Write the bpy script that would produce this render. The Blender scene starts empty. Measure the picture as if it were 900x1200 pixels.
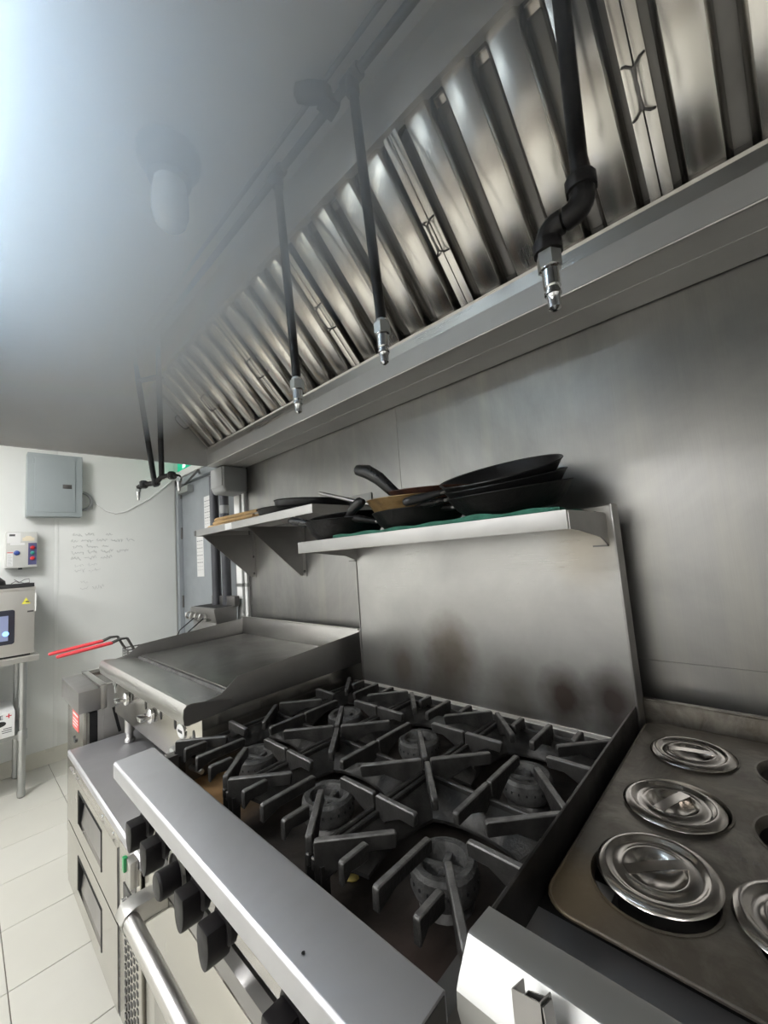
import bpy, bmesh, math, random
from mathutils import Vector, Matrix
random.seed(7)
S = bpy.context.scene
COL = S.collection
R = math.radians

# ---------------------------------------------------------------- camera
cd = bpy.data.cameras.new('camera')
cam = bpy.data.objects.new('camera', cd)
COL.objects.link(cam)
cd.sensor_fit = 'VERTICAL'
cd.sensor_height = 36.0
cd.lens = 469.0 / 1200.0 * 36.0
cd.clip_start = 0.02
RX = Vector((0.722, 0.688, -0.074)); RY = Vector((-0.123, 0.023, -0.992)); RZ = Vector((-0.681, 0.725, 0.102))
RX.normalize(); RZ = (RZ - RX * RZ.dot(RX)).normalized(); UP = RX.cross(RZ)
M3 = Matrix((RX, UP, -RZ)).transposed()
cam.matrix_world = Matrix.Translation((0, 0, 1.385)) @ M3.to_4x4()
S.camera = cam

# ---------------------------------------------------------------- world, exposure
w = bpy.data.worlds.new('world'); S.world = w; w.use_nodes = True
w.node_tree.nodes['Background'].inputs[0].default_value = (0.6, 0.65, 0.7, 1)
w.node_tree.nodes['Background'].inputs[1].default_value = 0.2
S.view_settings.view_transform = 'Standard'
S.view_settings.look = 'None'
S.view_settings.gamma = 1.0
S.view_settings.exposure = 0.0
S.cycles.use_denoising = True
S.cycles.max_bounces = 10
S.cycles.diffuse_bounces = 5
S.cycles.glossy_bounces = 6
S.cycles.volume_bounces = 3
S.cycles.sample_clamp_indirect = 6.0
S.cycles.caustics_reflective = False
S.cycles.caustics_refractive = False

# ceiling lamps of the kitchen: (x, y, size x, size y, strength)
LIGHTS = [(-2.6, -0.62, 0.6, 0.6, 44), (-1.0, -2.3, 1.15, 0.55, 34), (1.1, -1.2, 1.15, 0.55, 8),
          (-3.3, -2.6, 1.15, 0.55, 26)]
ROOM_X0, ROOM_X1, ROOM_Y0, ROOM_Y1, CEIL = -4.11, 1.9, -3.4, 1.5, 2.75
WALL_Y = 1.17

# ---------------------------------------------------------------- materials
class N:
    def __init__(s, name):
        s.m = bpy.data.materials.new(name); s.m.use_nodes = True
        s.t = s.m.node_tree; s.n = s.t.nodes; s.l = s.t.links
        s.b = s.n['Principled BSDF']; s.out = s.n['Material Output']
        s._c = None
    def new(s, typ, **kw):
        x = s.n.new(typ)
        for k, v in kw.items(): setattr(x, k, v)
        return x
    def coord(s):
        if s._c is None: s._c = s.new('ShaderNodeTexCoord').outputs['Object']
        return s._c
    def mapping(s, scale=(1, 1, 1), loc=(0, 0, 0)):
        m = s.new('ShaderNodeMapping'); s.l.new(s.coord(), m.inputs['Vector'])
        m.inputs['Scale'].default_value = scale; m.inputs['Location'].default_value = loc
        return m.outputs[0]
    def noise(s, scale=5, detail=4, rough=.55, sc=(1, 1, 1), loc=(0, 0, 0), dist=0):
        t = s.new('ShaderNodeTexNoise'); s.l.new(s.mapping(sc, loc), t.inputs['Vector'])
        t.inputs['Scale'].default_value = scale; t.inputs['Detail'].default_value = detail
        t.inputs['Roughness'].default_value = rough; t.inputs['Distortion'].default_value = dist
        return t.outputs['Fac']
    def ramp(s, fac, stops):
        r = s.new('ShaderNodeValToRGB'); s.l.new(fac, r.inputs[0])
        e = r.color_ramp.elements
        while len(e) < len(stops): e.new(0.5)
        for q, (p, c) in zip(e, stops):
            q.position = p
            q.color = (c, c, c, 1) if isinstance(c, (int, float)) else (*c, 1)
        return r.outputs['Color']
    def val(s, fac, a, b, lo=0.3, hi=0.7):
        r = s.new('ShaderNodeMapRange'); s.l.new(fac, r.inputs[0])
        r.inputs[1].default_value = lo; r.inputs[2].default_value = hi
        r.inputs[3].default_value = a; r.inputs[4].default_value = b
        return r.outputs[0]
    def mix(s, fac, a, b, mode='MIX'):
        x = s.new('ShaderNodeMix', data_type='RGBA', blend_type=mode)
        for sock, v in ((x.inputs[0], fac), (x.inputs[6], a), (x.inputs[7], b)):
            if hasattr(v, 'is_linked'): s.l.new(v, sock)
            elif isinstance(v, (int, float)): sock.default_value = v
            else: sock.default_value = (*v, 1)
        return x.outputs[2]
    def math(s, op, a, b=0.0):
        x = s.new('ShaderNodeMath', operation=op)
        for sock, v in ((x.inputs[0], a), (x.inputs[1], b)):
            if hasattr(v, 'is_linked'): s.l.new(v, sock)
            else: sock.default_value = v
        return x.outputs[0]
    def spot(s, c, rad, sc=(1, 1, 1)):
        """1 inside a soft stain at c (object coordinates), 0 outside"""
        v = s.new('ShaderNodeVectorMath', operation='SUBTRACT'); s.l.new(s.coord(), v.inputs[0]); v.inputs[1].default_value = c
        k = s.new('ShaderNodeVectorMath', operation='MULTIPLY'); s.l.new(v.outputs[0], k.inputs[0]); k.inputs[1].default_value = sc
        d = s.new('ShaderNodeVectorMath', operation='LENGTH'); s.l.new(k.outputs[0], d.inputs[0])
        n = s.math('ADD', d.outputs['Value'], s.math('MULTIPLY', s.noise(14, 4), rad * .55))
        return s.val(n, 1, 0, rad * .55, rad * 1.35)
    def set(s, **kw):
        for k, v in kw.items():
            i = s.b.inputs[k]
            if hasattr(v, 'is_linked'): s.l.new(v, i)
            elif isinstance(v, tuple) and len(v) == 3: i.default_value = (*v, 1)
            else: i.default_value = v
        return s
    def bump(s, h, strength=.2, dist=.01):
        b = s.new('ShaderNodeBump'); s.l.new(h, b.inputs['Height'])
        b.inputs['Strength'].default_value = strength; b.inputs['Distance'].default_value = dist
        s.l.new(b.outputs[0], s.b.inputs['Normal']); return s

def plain(name, c, rough=.5, metal=0.0, var=.12, scale=9, bump=0.0, **kw):
    s = N(name)
    n = s.noise(scale, 5)
    lo = tuple(max(0, v * (1 - var)) for v in c); hi = tuple(min(1, v * (1 + var)) for v in c)
    s.set(**{'Base Color': s.ramp(n, [(.3, lo), (.7, hi)]), 'Roughness': s.val(s.noise(scale * 2.3, 4), max(.03, rough - .08), min(1, rough + .1)), 'Metallic': metal, **kw})
    if bump: s.bump(s.noise(scale * 8, 4), bump, .004)
    return s.m

def steel(name, c=(.58, .57, .55), rough=.3, grain=(.5, 110, 110), smudge=.35, dirt=0.0, dirtc=(.12, .09, .06), bump=.010, gm=.10, metal=1.0):
    """brushed stainless: fine grain along one axis, greasy smudges, optional brown film"""
    s = N(name)
    g = s.noise(9, 5, .6, grain)
    big = s.noise(2.2, 5, .6, dist=.6)
    base = s.mix(s.val(g, gm, 0), c, tuple(v * .6 for v in c))
    base = s.mix(s.val(big, smudge, 0, .35, .65), base, tuple(v * .66 for v in c))
    if dirt:
        base = s.mix(s.math('MULTIPLY', s.val(s.noise(5, 7, .65, dist=.4), 0, 1, .42, .68), dirt), base, dirtc)
    r = s.math('ADD', s.val(big, rough + .14 * smudge, rough - .05), s.val(g, -.2 * gm, .4 * gm))
    s.set(**{'Base Color': base, 'Metallic': metal if not dirt else .9, 'Roughness': r})
    s.bump(g, bump, .002)
    return s.m

MT = {}
MT['steel'] = steel('steel')
MT['steel_front'] = steel('steel_front', (.60, .58, .54), .24, smudge=.25, bump=.002, gm=.02)
MT['steel_rail'] = steel('steel_rail', (.62, .62, .645), .48, (.5, 90, 90), .5)
MT['steel_dull'] = steel('steel_dull', (.42, .41, .40), .38, smudge=.6)
MT['steel_dark'] = steel('steel_dark', (.20, .195, .19), .42, smudge=.7)
MT['steel_v'] = steel('steel_v', (.60, .58, .55), .3, (40, 40, 1), .5)
MT['steel_shelf'] = steel('steel_shelf', (.46, .455, .445), .46)
MT['bullnose'] = steel('bullnose_steel', (.50, .50, .49), .46, smudge=.5)
MT['hood_steel'] = steel('hood_steel', (.60, .595, .59), .5, (.5, 90, 90), .4, metal=.72)
MT['filter_steel'] = steel('filter_steel', (.68, .66, .63), .25, (90, .6, .6), .22, 0, (.28, .25, .21), .003, .03)
MT['griddle_plate'] = steel('griddle_plate', (.27, .262, .25), .36, (1, 1, 1), .8)
MT['oven_steel'] = steel('oven_steel', (.76, .74, .70), .5, smudge=.2)
MT['matt_void'] = plain('matt_void', (.008, .008, .008), .95, 0, .1)
MT['chrome'] = plain('chrome', (.8, .8, .8), .1, 1.0, .05)
MT['lid_steel'] = steel('lid_steel', (.50, .47, .44), .17, (2, 2, 1), .35, bump=.004)
MT['galv'] = steel('galv', (.5, .51, .5), .42, (6, 6, 6), .5, bump=.08)

# backing sheets on the cook line wall
s = N('wall_steel')
g = s.noise(6, 6, .6, (90, 90, 1)); big = s.noise(1.6, 6, .62, (1, 1, .7), dist=.8); run = s.noise(3.0, 4, .5, (5, 5, .35))
b0 = s.ramp(big, [(.3, (.24, .238, .235)), (.5, (.33, .326, .318)), (.72, (.41, .402, .388))])
b0 = s.mix(s.val(run, 0, .35, .5, .75), b0, (.46, .44, .38))
b0 = s.mix(s.val(g, 0, .12), b0, (.2, .2, .2))
s.set(**{'Base Color': b0, 'Metallic': 1.0, 'Roughness': s.math('ADD', s.val(big, .42, .29), s.val(g, -.008, .012))})
s.bump(s.noise(1.3, 2), .12, .02); MT['wall_steel'] = s.m

# range backguard with scorch marks (object origin at the range: -0.75, 0.66, 0)
s = N('backguard_steel')
g = s.noise(6, 6, .6, (1, 90, 90)); big = s.noise(2.4, 6, .6, dist=.5)
b0 = s.ramp(big, [(.3, (.36, .355, .345)), (.7, (.48, .475, .46))])
for c, rad, k, colr in (((.33, .39, .99), .07, .9, (.085, .06, .05)), ((.445, .39, 1.0), .075, .9, (.075, .055, .05)),
                        ((.0, .39, 1.05), .11, .75, (.12, .09, .065)), ((-.2, .39, .99), .08, .6, (.15, .11, .08)),
                        ((.2, .39, .95), .1, .6, (.14, .12, .1)), ((-.05, .39, .93), .12, .6, (.13, .11, .09)),
                        ((.42, .39, 1.38), .1, .4, (.30, .24, .15))):
    b0 = s.mix(s.math('MULTIPLY', s.spot(c, rad, (1, 0, .75)), k), b0, colr)
s.set(**{'Base Color': b0, 'Metallic': .95, 'Roughness': s.math('ADD', s.val(big, .38, .27), s.val(g, -.04, .06))})
s.bump(g, .008, .002); MT['backguard'] = s.m

# cast iron and soot
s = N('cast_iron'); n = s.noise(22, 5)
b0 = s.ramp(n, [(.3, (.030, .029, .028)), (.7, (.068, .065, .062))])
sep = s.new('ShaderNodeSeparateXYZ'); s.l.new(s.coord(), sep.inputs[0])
lit_worn_top = s.math('MULTIPLY', s.val(sep.outputs[2], 0, 1, .1085, .1115), s.val(s.noise(34, 4), .35, 1))   # tops painted lighter for light from the canopy; edges also worn
s.set(**{'Base Color': s.mix(lit_worn_top, b0, (.21, .205, .20)), 'Metallic': .55, 'Roughness': s.val(s.noise(40, 4), .34, .52)}).bump(s.noise(170, 4), .3, .004); MT['iron'] = s.m
MT['iron_grey'] = plain('burnt_iron', (.10, .098, .095), .6, .4, .5, 26, .6)
s = N('drip_tray')
n = s.noise(6, 7, .65, dist=.5)
b0 = s.ramp(n, [(.35, (.030, .026, .024)), (.6, (.075, .062, .053)), (.78, (.15, .115, .085))])
b0 = s.mix(s.math('MULTIPLY', s.spot((-.36, -.23, .83), .20, (1, 1, 0)), .95), b0, (.46, .27, .12))
b0 = s.mix(s.math('MULTIPLY', s.spot((.34, -.25, .83), .12, (1, 1, 0)), .5), b0, (.12, .075, .06))
s.set(**{'Base Color': b0, 'Metallic': .35, 'Roughness': s.val(n, .35, .65)}).bump(s.noise(30, 5), .4, .004); MT['tray'] = s.m

MT['black'] = plain('black_enamel', (.014, .014, .015), .32, 0, .3)
MT['black_matt'] = plain('black_matt', (.022, .022, .023), .55, 0, .3, 20, .1)
MT['knob_black'] = plain('knob_black', (.007, .006, .007), .4, 0, .2, **{'Specular IOR Level': .22})
MT['soot_pan'] = plain('sooty_pan', (.012, .0115, .0115), .45, .2, .6, 16, .25, **{'Specular IOR Level': .35})
MT['nonstick'] = plain('nonstick', (.014, .014, .015), .36, .1, .3, 12, .05, **{'Specular IOR Level': .4})
s = N('brown_pan'); n = s.noise(7, 7, .65, (1, 1, 2), dist=.7)
s.set(**{'Base Color': s.ramp(n, [(.3, (.05, .028, .018)), (.5, (.24, .15, .06)), (.7, (.36, .25, .12))]), 'Metallic': .5, 'Roughness': .42}); MT['brown_pan'] = s.m
s = N('red_pan'); n = s.noise(7, 7, .65, (1, 1, 2), dist=.7)
s.set(**{'Base Color': s.ramp(n, [(.35, (.03, .02, .02)), (.55, (.10, .045, .03)), (.75, (.16, .08, .05))]), 'Metallic': .4, 'Roughness': .45}); MT['red_pan'] = s.m
s = N('sheet_plate'); n = s.noise(4, 7, .65, dist=.5); n2 = s.noise(26, 6, .7)
b0 = s.ramp(n, [(.3, (.095, .087, .077)), (.55, (.14, .127, .108)), (.75, (.19, .165, .13))])
b0 = s.mix(s.val(n2, 0, .6, .5, .7), b0, (.07, .055, .04))
b0 = s.mix(s.val(s.noise(11, 7, .7, loc=(3, 1, 0), dist=.8), 0, .65, .48, .64), b0, (.25, .23, .20))
b0 = s.mix(s.math('MULTIPLY', s.spot((-.31, -.27, .028), .09, (1, 1, 0)), .6), b0, (.24, .17, .085))
b0 = s.mix(s.math('MULTIPLY', s.spot((-.22, -.29, .028), .10, (.8, 1, 0)), .4), b0, (.20, .165, .13))
s.set(**{'Base Color': b0, 'Metallic': .85, 'Roughness': s.val(n, .36, .5)}).bump(n2, .12, .002); MT['sheet_plate'] = s.m
MT['oiled_side_floor_shade'] = plain('oiled_side_floor_shade', (.045, .042, .04), .38, .7, .5, 8, .05)

MT['white_wall'] = plain('white_wall_panel', (.80, .81, .785), .42, 0, .035, 1.6, .02)
MT['white_paint'] = plain('white_paint', (.76, .76, .74), .6, 0, .03, 2)
MT['ceiling'] = plain('ceiling_paint', (.8, .8, .79), .7, 0, .02, 2)
for nm, c in (('tile', (.56, .547, .487)), ('tile2', (.57, .557, .50))):
    s = N('floor_' + nm); n = s.noise(3.5, 3, .5)
    s.set(**{'Base Color': s.ramp(n, [(.25, tuple(v * .96 for v in c)), (.75, tuple(v * 1.03 for v in c))]), 'Roughness': .34}); MT[nm] = s.m
MT['grout'] = plain('grout', (.20, .18, .15), .8, 0, .2)
MT['base_tile'] = plain('base_tile', (.62, .60, .52), .35, 0, .06, 3)
MT['door_grey'] = plain('door_grey', (.30, .325, .345), .4, 0, .06, 3)
MT['box_grey'] = plain('box_grey', (.33, .37, .38), .42, 0, .04, 4)
MT['plastic_grey'] = plain('plastic_grey', (.27, .275, .272), .5, 0, .06, 4)
MT['panel_beige'] = plain('panel_beige', (.58, .58, .55), .4, 0, .05, 5)
MT['label_white'] = plain('label_white', (.8, .8, .79), .5, 0, .02)
MT['label_cream'] = plain('label_cream', (.76, .68, .52), .5, 0, .03)
MT['ink'] = plain('ink', (.05, .05, .055), .6, 0, .2)
MT['panel_ink'] = plain('panel_ink', (.25, .25, .26), .6, 0, .3, 40)
MT['faint_ink'] = plain('faint_ink', (.52, .53, .52), .6, 0, .12, 30)
MT['pipe'] = plain('dark_conduit', (.055, .057, .065), .45, .3, .2, 8)
MT['pipe_black'] = plain('black_iron_pipe', (.02, .019, .020), .42, .5, .4, 18, .1)
MT['navy'] = plain('navy_label', (.09, .09, .20), .4, 0, .1)
MT['red'] = plain('red_plastic', (.62, .035, .045), .35, 0, .1)
MT['red_grip'] = plain('red_grip', (.72, .06, .075), .4, 0, .1)
MT['red_label'] = plain('red_label', (.66, .10, .09), .45, 0, .12, 30)
MT['green'] = plain('green_plastic', (.03, .30, .10), .35, 0, .1)
MT['teal'] = plain('teal_button', (.05, .33, .27), .35, 0, .1)
MT['blue'] = plain('blue_button', (.05, .09, .35), .3, 0, .1)
MT['yellow'] = plain('yellow_label', (.75, .70, .08), .5, 0, .05)
MT['cloth'] = plain('green_cloth', (.028, .135, .095), .8, 0, .25, 30, .4)
MT['wood'] = plain('wood', (.60, .40, .19), .55, 0, .2, 14, .1)
MT['crumb'] = plain('crumb', (.62, .50, .14), .7, 0, .25, 60, .3)
MT['crumb_white'] = plain('crumb_white', (.72, .68, .58), .7, 0, .2, 60, .3)
MT['oil'] = plain('fry_oil', (.03, .022, .012), .12, 0, .2)
MT['screen'] = plain('screen_glass', (.035, .037, .05), .12, 0, .1)
MT['rubber'] = plain('rubber', (.03, .03, .03), .7, 0, .2)
def emis(name, c, k):
    s = N(name); s.set(**{'Base Color': c, 'Emission Color': c, 'Emission Strength': k, 'Roughness': .4}); return s.m
MT['exit_green'] = emis('exit_green', (.0, .38, .20), .8)
MT['exit_white'] = emis('exit_white', (.85, 1, .95), 1.2)
MT['screen_lit'] = emis('screen_lit', (.20, .23, .36), .35)
MT['screen_dot'] = emis('screen_dot', (.25, .5, 1.0), 1.6)
s = N('lamp_glass'); s.set(**{'Base Color': (.9, .92, .95), 'Roughness': .15, 'Transmission Weight': .9, 'IOR': 1.2}); MT['lamp_glass'] = s.m

# ---------------------------------------------------------------- mesh helpers
class MB:
    def __init__(s): s.v = []; s.f = []
    def add(s, vs, fs):
        o = len(s.v); s.v += [Vector(v) for v in vs]; s.f += [tuple(i + o for i in f) for f in fs]; return s
    def box(s, x0, x1, y0, y1, z0, z1):
        return s.add([(x, y, z) for z in (z0, z1) for y in (y0, y1) for x in (x0, x1)],
                     [(0, 2, 3, 1), (4, 5, 7, 6), (0, 1, 5, 4), (2, 6, 7, 3), (0, 4, 6, 2), (1, 3, 7, 5)])
    def bar(s, p0, p1, wd, ht, up=(0, 0, 1), w1=None, h1=None):
        p0, p1 = Vector(p0), Vector(p1); d = (p1 - p0).normalized()
        a = d.cross(Vector(up)).normalized(); b = a.cross(d)
        vs = []
        for p, ww, hh in ((p0, wd, ht), (p1, w1 or wd, h1 or ht)):
            for i, j in ((-1, -1), (1, -1), (1, 1), (-1, 1)): vs.append(p + a * (i * ww / 2) + b * (j * hh / 2))
        return s.add(vs, [(3, 2, 1, 0), (4, 5, 6, 7), (0, 1, 5, 4), (1, 2, 6, 5), (2, 3, 7, 6), (3, 0, 4, 7)])
    def tube(s, pts, r, n=10, closed=False):
        pts = [Vector(p) for p in pts]; m = len(pts); rs = r if isinstance(r, (list, tuple)) else [r] * m
        ref = None; vs = []
        for i, p in enumerate(pts):
            if closed: d = pts[(i + 1) % m] - pts[i - 1]
            else: d = pts[min(i + 1, m - 1)] - pts[max(i - 1, 0)]
            d.normalize()
            if ref is None: ref = Vector((0, 0, 1)) if abs(d.z) < .9 else Vector((1, 0, 0))
            a = (ref - d * ref.dot(d)).normalized(); ref = a; b = d.cross(a)
            vs += [p + (a * math.cos(2 * math.pi * k / n) + b * math.sin(2 * math.pi * k / n)) * rs[i] for k in range(n)]
        fs = []
        for i in range(m if closed else m - 1):
            j = (i + 1) % m
            for k in range(n): fs.append((i * n + k, i * n + (k + 1) % n, j * n + (k + 1) % n, j * n + k))
        if not closed: fs += [tuple(range(n))[::-1], tuple(range((m - 1) * n, m * n))]
        return s.add(vs, fs)
    def lathe(s, prof, c=(0, 0, 0), n=28, mat=None, a0=0, a1=2 * math.pi, close=False):
        c = Vector(c); full = abs(a1 - a0 - 2 * math.pi) < 1e-6; k = n if full else n + 1; vs = []
        for (r, z) in prof:
            for i in range(k):
                a = a0 + (a1 - a0) * i / n; p = Vector((r * math.cos(a), r * math.sin(a), z))
                vs.append(c + (mat @ p if mat else p))
        fs = []; P = len(prof)
        for j in range(P if close else P - 1):
            jn = (j + 1) % P
            for i in range(n):
                i2 = (i + 1) % k
                fs.append((j * k + i, j * k + i2, jn * k + i2, jn * k + i))
        if full and not close:
            if prof[0][0] > 1e-6: fs.append(tuple(range(k))[::-1])
            if prof[-1][0] > 1e-6: fs.append(tuple(range((P - 1) * k, P * k)))
        return s.add(vs, fs)
    def ring(s, prof, **kw): return s.lathe(prof, close=True, **kw)
    def prism(s, poly, axis, a0, a1):
        n = len(poly)
        mk = {'X': lambda p, a: (a, p[0], p[1]), 'Y': lambda p, a: (p[0], a, p[1]), 'Z': lambda p, a: (p[0], p[1], a)}[axis]
        return s.add([mk(p, a0) for p in poly] + [mk(p, a1) for p in poly],
                     [tuple(range(n))[::-1], tuple(range(n, 2 * n))] + [(i, (i + 1) % n, n + (i + 1) % n, n + i) for i in range(n)])
    def xf(s, m):
        s.v = [m @ v for v in s.v]; return s

ORG = {}
def build(name, mb, mat, parent=None, bevel=0, kind=None, label=None, sharp=35, seg=2):
    me = bpy.data.meshes.new(name)
    bm = bmesh.new()
    o = ORG.get(parent.name, Vector()) if parent else None
    if o is None:                     # top-level mesh: origin at the centre of its base
        lo = Vector((min(v[i] for v in mb.v) for i in range(3))); hi = Vector((max(v[i] for v in mb.v) for i in range(3)))
        o = Vector(((lo.x + hi.x) / 2, (lo.y + hi.y) / 2, lo.z))
        if kind == 'structure': o = Vector()
    bv = [bm.verts.new(v - o) for v in mb.v]
    for f in mb.f:
        try: bm.faces.new([bv[i] for i in f])
        except ValueError: pass
    bmesh.ops.remove_doubles(bm, verts=bm.verts, dist=1e-6)
    bmesh.ops.recalc_face_normals(bm, faces=bm.faces)
    if bevel:
        ed = [e for e in bm.edges if len(e.link_faces) == 2 and e.calc_face_angle(0) > R(30)]
        bmesh.ops.bevel(bm, geom=ed, offset=bevel, segments=seg, profile=.6, affect='EDGES', clamp_overlap=True)
    bm.to_mesh(me); bm.free()
    me.polygons.foreach_set('use_smooth', [True] * len(me.polygons))
    me.set_sharp_from_angle(angle=R(sharp))
    me.materials.append(MT[mat] if isinstance(mat, str) else mat)
    ob = bpy.data.objects.new(name, me); COL.objects.link(ob)
    if parent: ob.parent = parent; ORG[ob.name] = o
    else: ob.location = o; ORG[ob.name] = o.copy()
    if kind: ob['kind'] = kind
    if label: ob['label'] = label
    return ob

def thing(name, label, cat, loc, group=None):
    ob = bpy.data.objects.new(name, None); COL.objects.link(ob); ob.empty_display_size = .05
    ob.location = loc; ORG[ob.name] = Vector(loc)
    return tag(ob, label, cat, group)
def tag(ob, label, cat, group=None):
    ob['label'] = label; ob['category'] = cat
    if group: ob['group'] = group
    return ob
def copy_tree(o, parent=None, off=None):
    c = o.copy(); COL.objects.link(c)
    if parent: c.parent = parent
    if off: c.location = o.location + Vector(off)
    for ch in o.children: copy_tree(ch, c)
    return c
def rr(x0, x1, y0, y1, r, n=5):
    """rounded rectangle outline"""
    p = []
    for cx, cy, a in ((x1 - r, y1 - r, 0), (x0 + r, y1 - r, 90), (x0 + r, y0 + r, 180), (x1 - r, y0 + r, 270)):
        for i in range(n + 1):
            t = R(a + 90 * i / n); p.append((cx + r * math.cos(t), cy + r * math.sin(t)))
    return p
def arc(c, r, a0, a1, n, u, v):
    c, u, v = Vector(c), Vector(u), Vector(v)
    return [c + u * (r * math.cos(R(a0 + (a1 - a0) * i / n))) + v * (r * math.sin(R(a0 + (a1 - a0) * i / n))) for i in range(n + 1)]
STR = 'structure'

# ---------------------------------------------------------------- room shell
floor = build('floor', MB().box(ROOM_X0 - .2, ROOM_X1, ROOM_Y0, ROOM_Y1 + .2, -.1, -.004), 'grout', kind=STR)
tile_me = None; T = .345
for i in range(18):
    for j in range(12):
        x0 = -4.119 + i * T; y0 = -1.925 + j * T
        if x0 + T > ROOM_X1 or y0 + T > 2.3: continue
        if tile_me is None:
            t = build('tile', MB().box(.0015, T - .0015, .0015, T - .0015, -.004, 0), 'tile', floor, .0012, seg=1); tile_me = t.data
            tile_b = tile_me.copy(); tile_b.materials[0] = MT['tile2']
        else:
            t = bpy.data.objects.new('tile', tile_me if (i * 5 + j * 3) % 7 < 4 else tile_b); COL.objects.link(t); t.parent = floor
        t.location = (x0, y0, 0)
build('ceiling', MB().box(ROOM_X0 - .2, ROOM_X1 + .1, ROOM_Y0 - .1, ROOM_Y1 + .2, CEIL, CEIL + .1), 'ceiling', kind=STR)
wl = build('wall_left', MB().box(ROOM_X0 - .2, ROOM_X0 - .004, ROOM_Y0, ROOM_Y1, -.05, CEIL), 'white_paint', kind=STR)
for y0, y1 in ((-3.1, -1.88), (-1.88, -.68), (-.68, .526), (.53, 1.42)):
    build('wall_panel', MB().box(ROOM_X0 - .004, ROOM_X0, y0 + .002, y1 - .002, .105, CEIL), 'white_wall', wl, .0015)
build('panel_strip', MB().box(ROOM_X0 - .004, ROOM_X0 + .003, .516, .540, .11, 1.86), 'white_wall', wl, .002)
build('panel_strip', MB().box(ROOM_X0 - .004, ROOM_X0 + .002, .40, .52, 1.60, 1.612), 'white_wall', wl, .001)
build('baseboard_left', MB().prism([(ROOM_X0, 0), (ROOM_X0 + .016, 0), (ROOM_X0 + .012, .095), (ROOM_X0 + .006, .108), (ROOM_X0, .108)], 'Y', ROOM_Y0, 1.42), 'base_tile', kind=STR)
build('wall_far', MB().box(ROOM_X0 - .2, -2.2, ROOM_Y1, ROOM_Y1 + .1, -.05, CEIL), 'white_paint', kind=STR)
wb = build('wall_back', MB().box(-2.19, ROOM_X1, WALL_Y + .004, ROOM_Y1 + .1, -.05, CEIL), 'plastic_grey', kind=STR)
for x0, x1, z0, z1 in ((-2.195, -.995, .3, 2.2), (-.995, .42, 1.078, 2.2), (-.995, .42, .3, 1.077), (.42, 1.9, .3, 2.2)):
    build('steel_panel', MB().box(x0 + .0006, x1 - .0006, WALL_Y, WALL_Y + .004, z0, z1), 'wall_steel', wb)
build('end_trim', MB().box(-2.215, -2.195, WALL_Y - .002, WALL_Y + .03, .3, 1.96), 'steel_dark', wb, .002)
build('wall_front', MB().box(ROOM_X0 - .2, ROOM_X1 + .1, ROOM_Y0 - .1, ROOM_Y0, -.05, CEIL), 'white_paint', kind=STR)
build('wall_right', MB().box(ROOM_X1, ROOM_X1 + .1, ROOM_Y0, ROOM_Y1 + .1, -.05, CEIL), 'white_paint', kind=STR)

# faint marker writing that was wiped off the white panel
hw = MB()
rows = [(1.725, .63, .72), (1.725, .86, .92), (1.672, .62, 1.03), (1.625, .63, .90), (1.577, .62, 1.03), (1.528, .62, .86), (1.47, .64, .82), (1.425, .64, .78), (1.33, .68, .75), (1.28, .68, .80)]
for z, y0, y1 in rows:
    y = y0
    while y < y1:
        wlen = random.uniform(.05, .10); pts = []; k = int(wlen / .006)
        for i in range(k):
            pts.append((ROOM_X0 + .0012, y + i * .006 + .004 * math.sin(i * 2.1), z + random.uniform(-.010, .012) + .008 * math.sin(i * 1.7)))
        if len(pts) > 2: hw.tube(pts, .0017 if z > 1.5 else .001, 4)
        y += wlen + .016
build('handwriting', hw, 'faint_ink', wl, kind='stuff')

# door at the far end
dr = build('door_1', MB().box(-4.03, -3.06, ROOM_Y1 - .04, ROOM_Y1 - .002, .01, 2.17), 'door_grey', kind=STR, bevel=.003)
build('door_frame', MB().box(-4.105, -4.035, ROOM_Y1 - .075, ROOM_Y1, 0, 2.235), 'door_grey', dr, .004)
build('door_frame', MB().box(-4.105, -3.0, ROOM_Y1 - .075, ROOM_Y1, 2.175, 2.235), 'door_grey', dr, .004)
build('door_frame', MB().box(-3.055, -3.0, ROOM_Y1 - .075, ROOM_Y1, 0, 2.175), 'door_grey', dr, .004)
for z in (.35, 1.02, 1.66, 2.05):
    build('hinge', MB().tube([(-4.03, ROOM_Y1 - .048, z), (-4.03, ROOM_Y1 - .048, z + .11)], .009, 8), 'steel_dark', dr)
clo = build('door_closer', MB().box(-3.98, -3.74, ROOM_Y1 - .10, ROOM_Y1 - .04, 2.075, 2.14), 'galv', dr, .012)
build('closer_arm', MB().bar((-3.8, ROOM_Y1 - .1, 2.145), (-3.35, ROOM_Y1 - .15, 2.19), .018, .008).bar((-3.35, ROOM_Y1 - .15, 2.19), (-3.55, ROOM_Y1 - .06, 2.2), .018, .008), 'steel_dark', clo)
tr = build('trim_1', MB().box(-4.11, -2.9, ROOM_Y1 - .09, ROOM_Y1 - .003, 2.24, 2.30), 'white_paint', kind=STR, bevel=.004)
build('trim_2', MB().box(ROOM_X0 - .004, ROOM_X0 + .004, 1.42, ROOM_Y1 - .08, 0, 2.4), 'white_paint', kind=STR, bevel=.002)
ex = thing('exit_sign', 'green and white illuminated exit sign above the grey door', 'sign', (-3.98, ROOM_Y1 - .02, 2.32))
build('sign_box', MB().box(-4.10, -3.70, ROOM_Y1 - .05, ROOM_Y1 - .001, 2.32, 2.50), 'exit_green', ex, .004)
build('sign_figure', MB().box(-3.965, -3.90, ROOM_Y1 - .052, ROOM_Y1 - .05, 2.34, 2.48).bar((-3.93, ROOM_Y1 - .051, 2.36), (-3.85, ROOM_Y1 - .051, 2.42), .002, .03), 'exit_white', ex)
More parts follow.
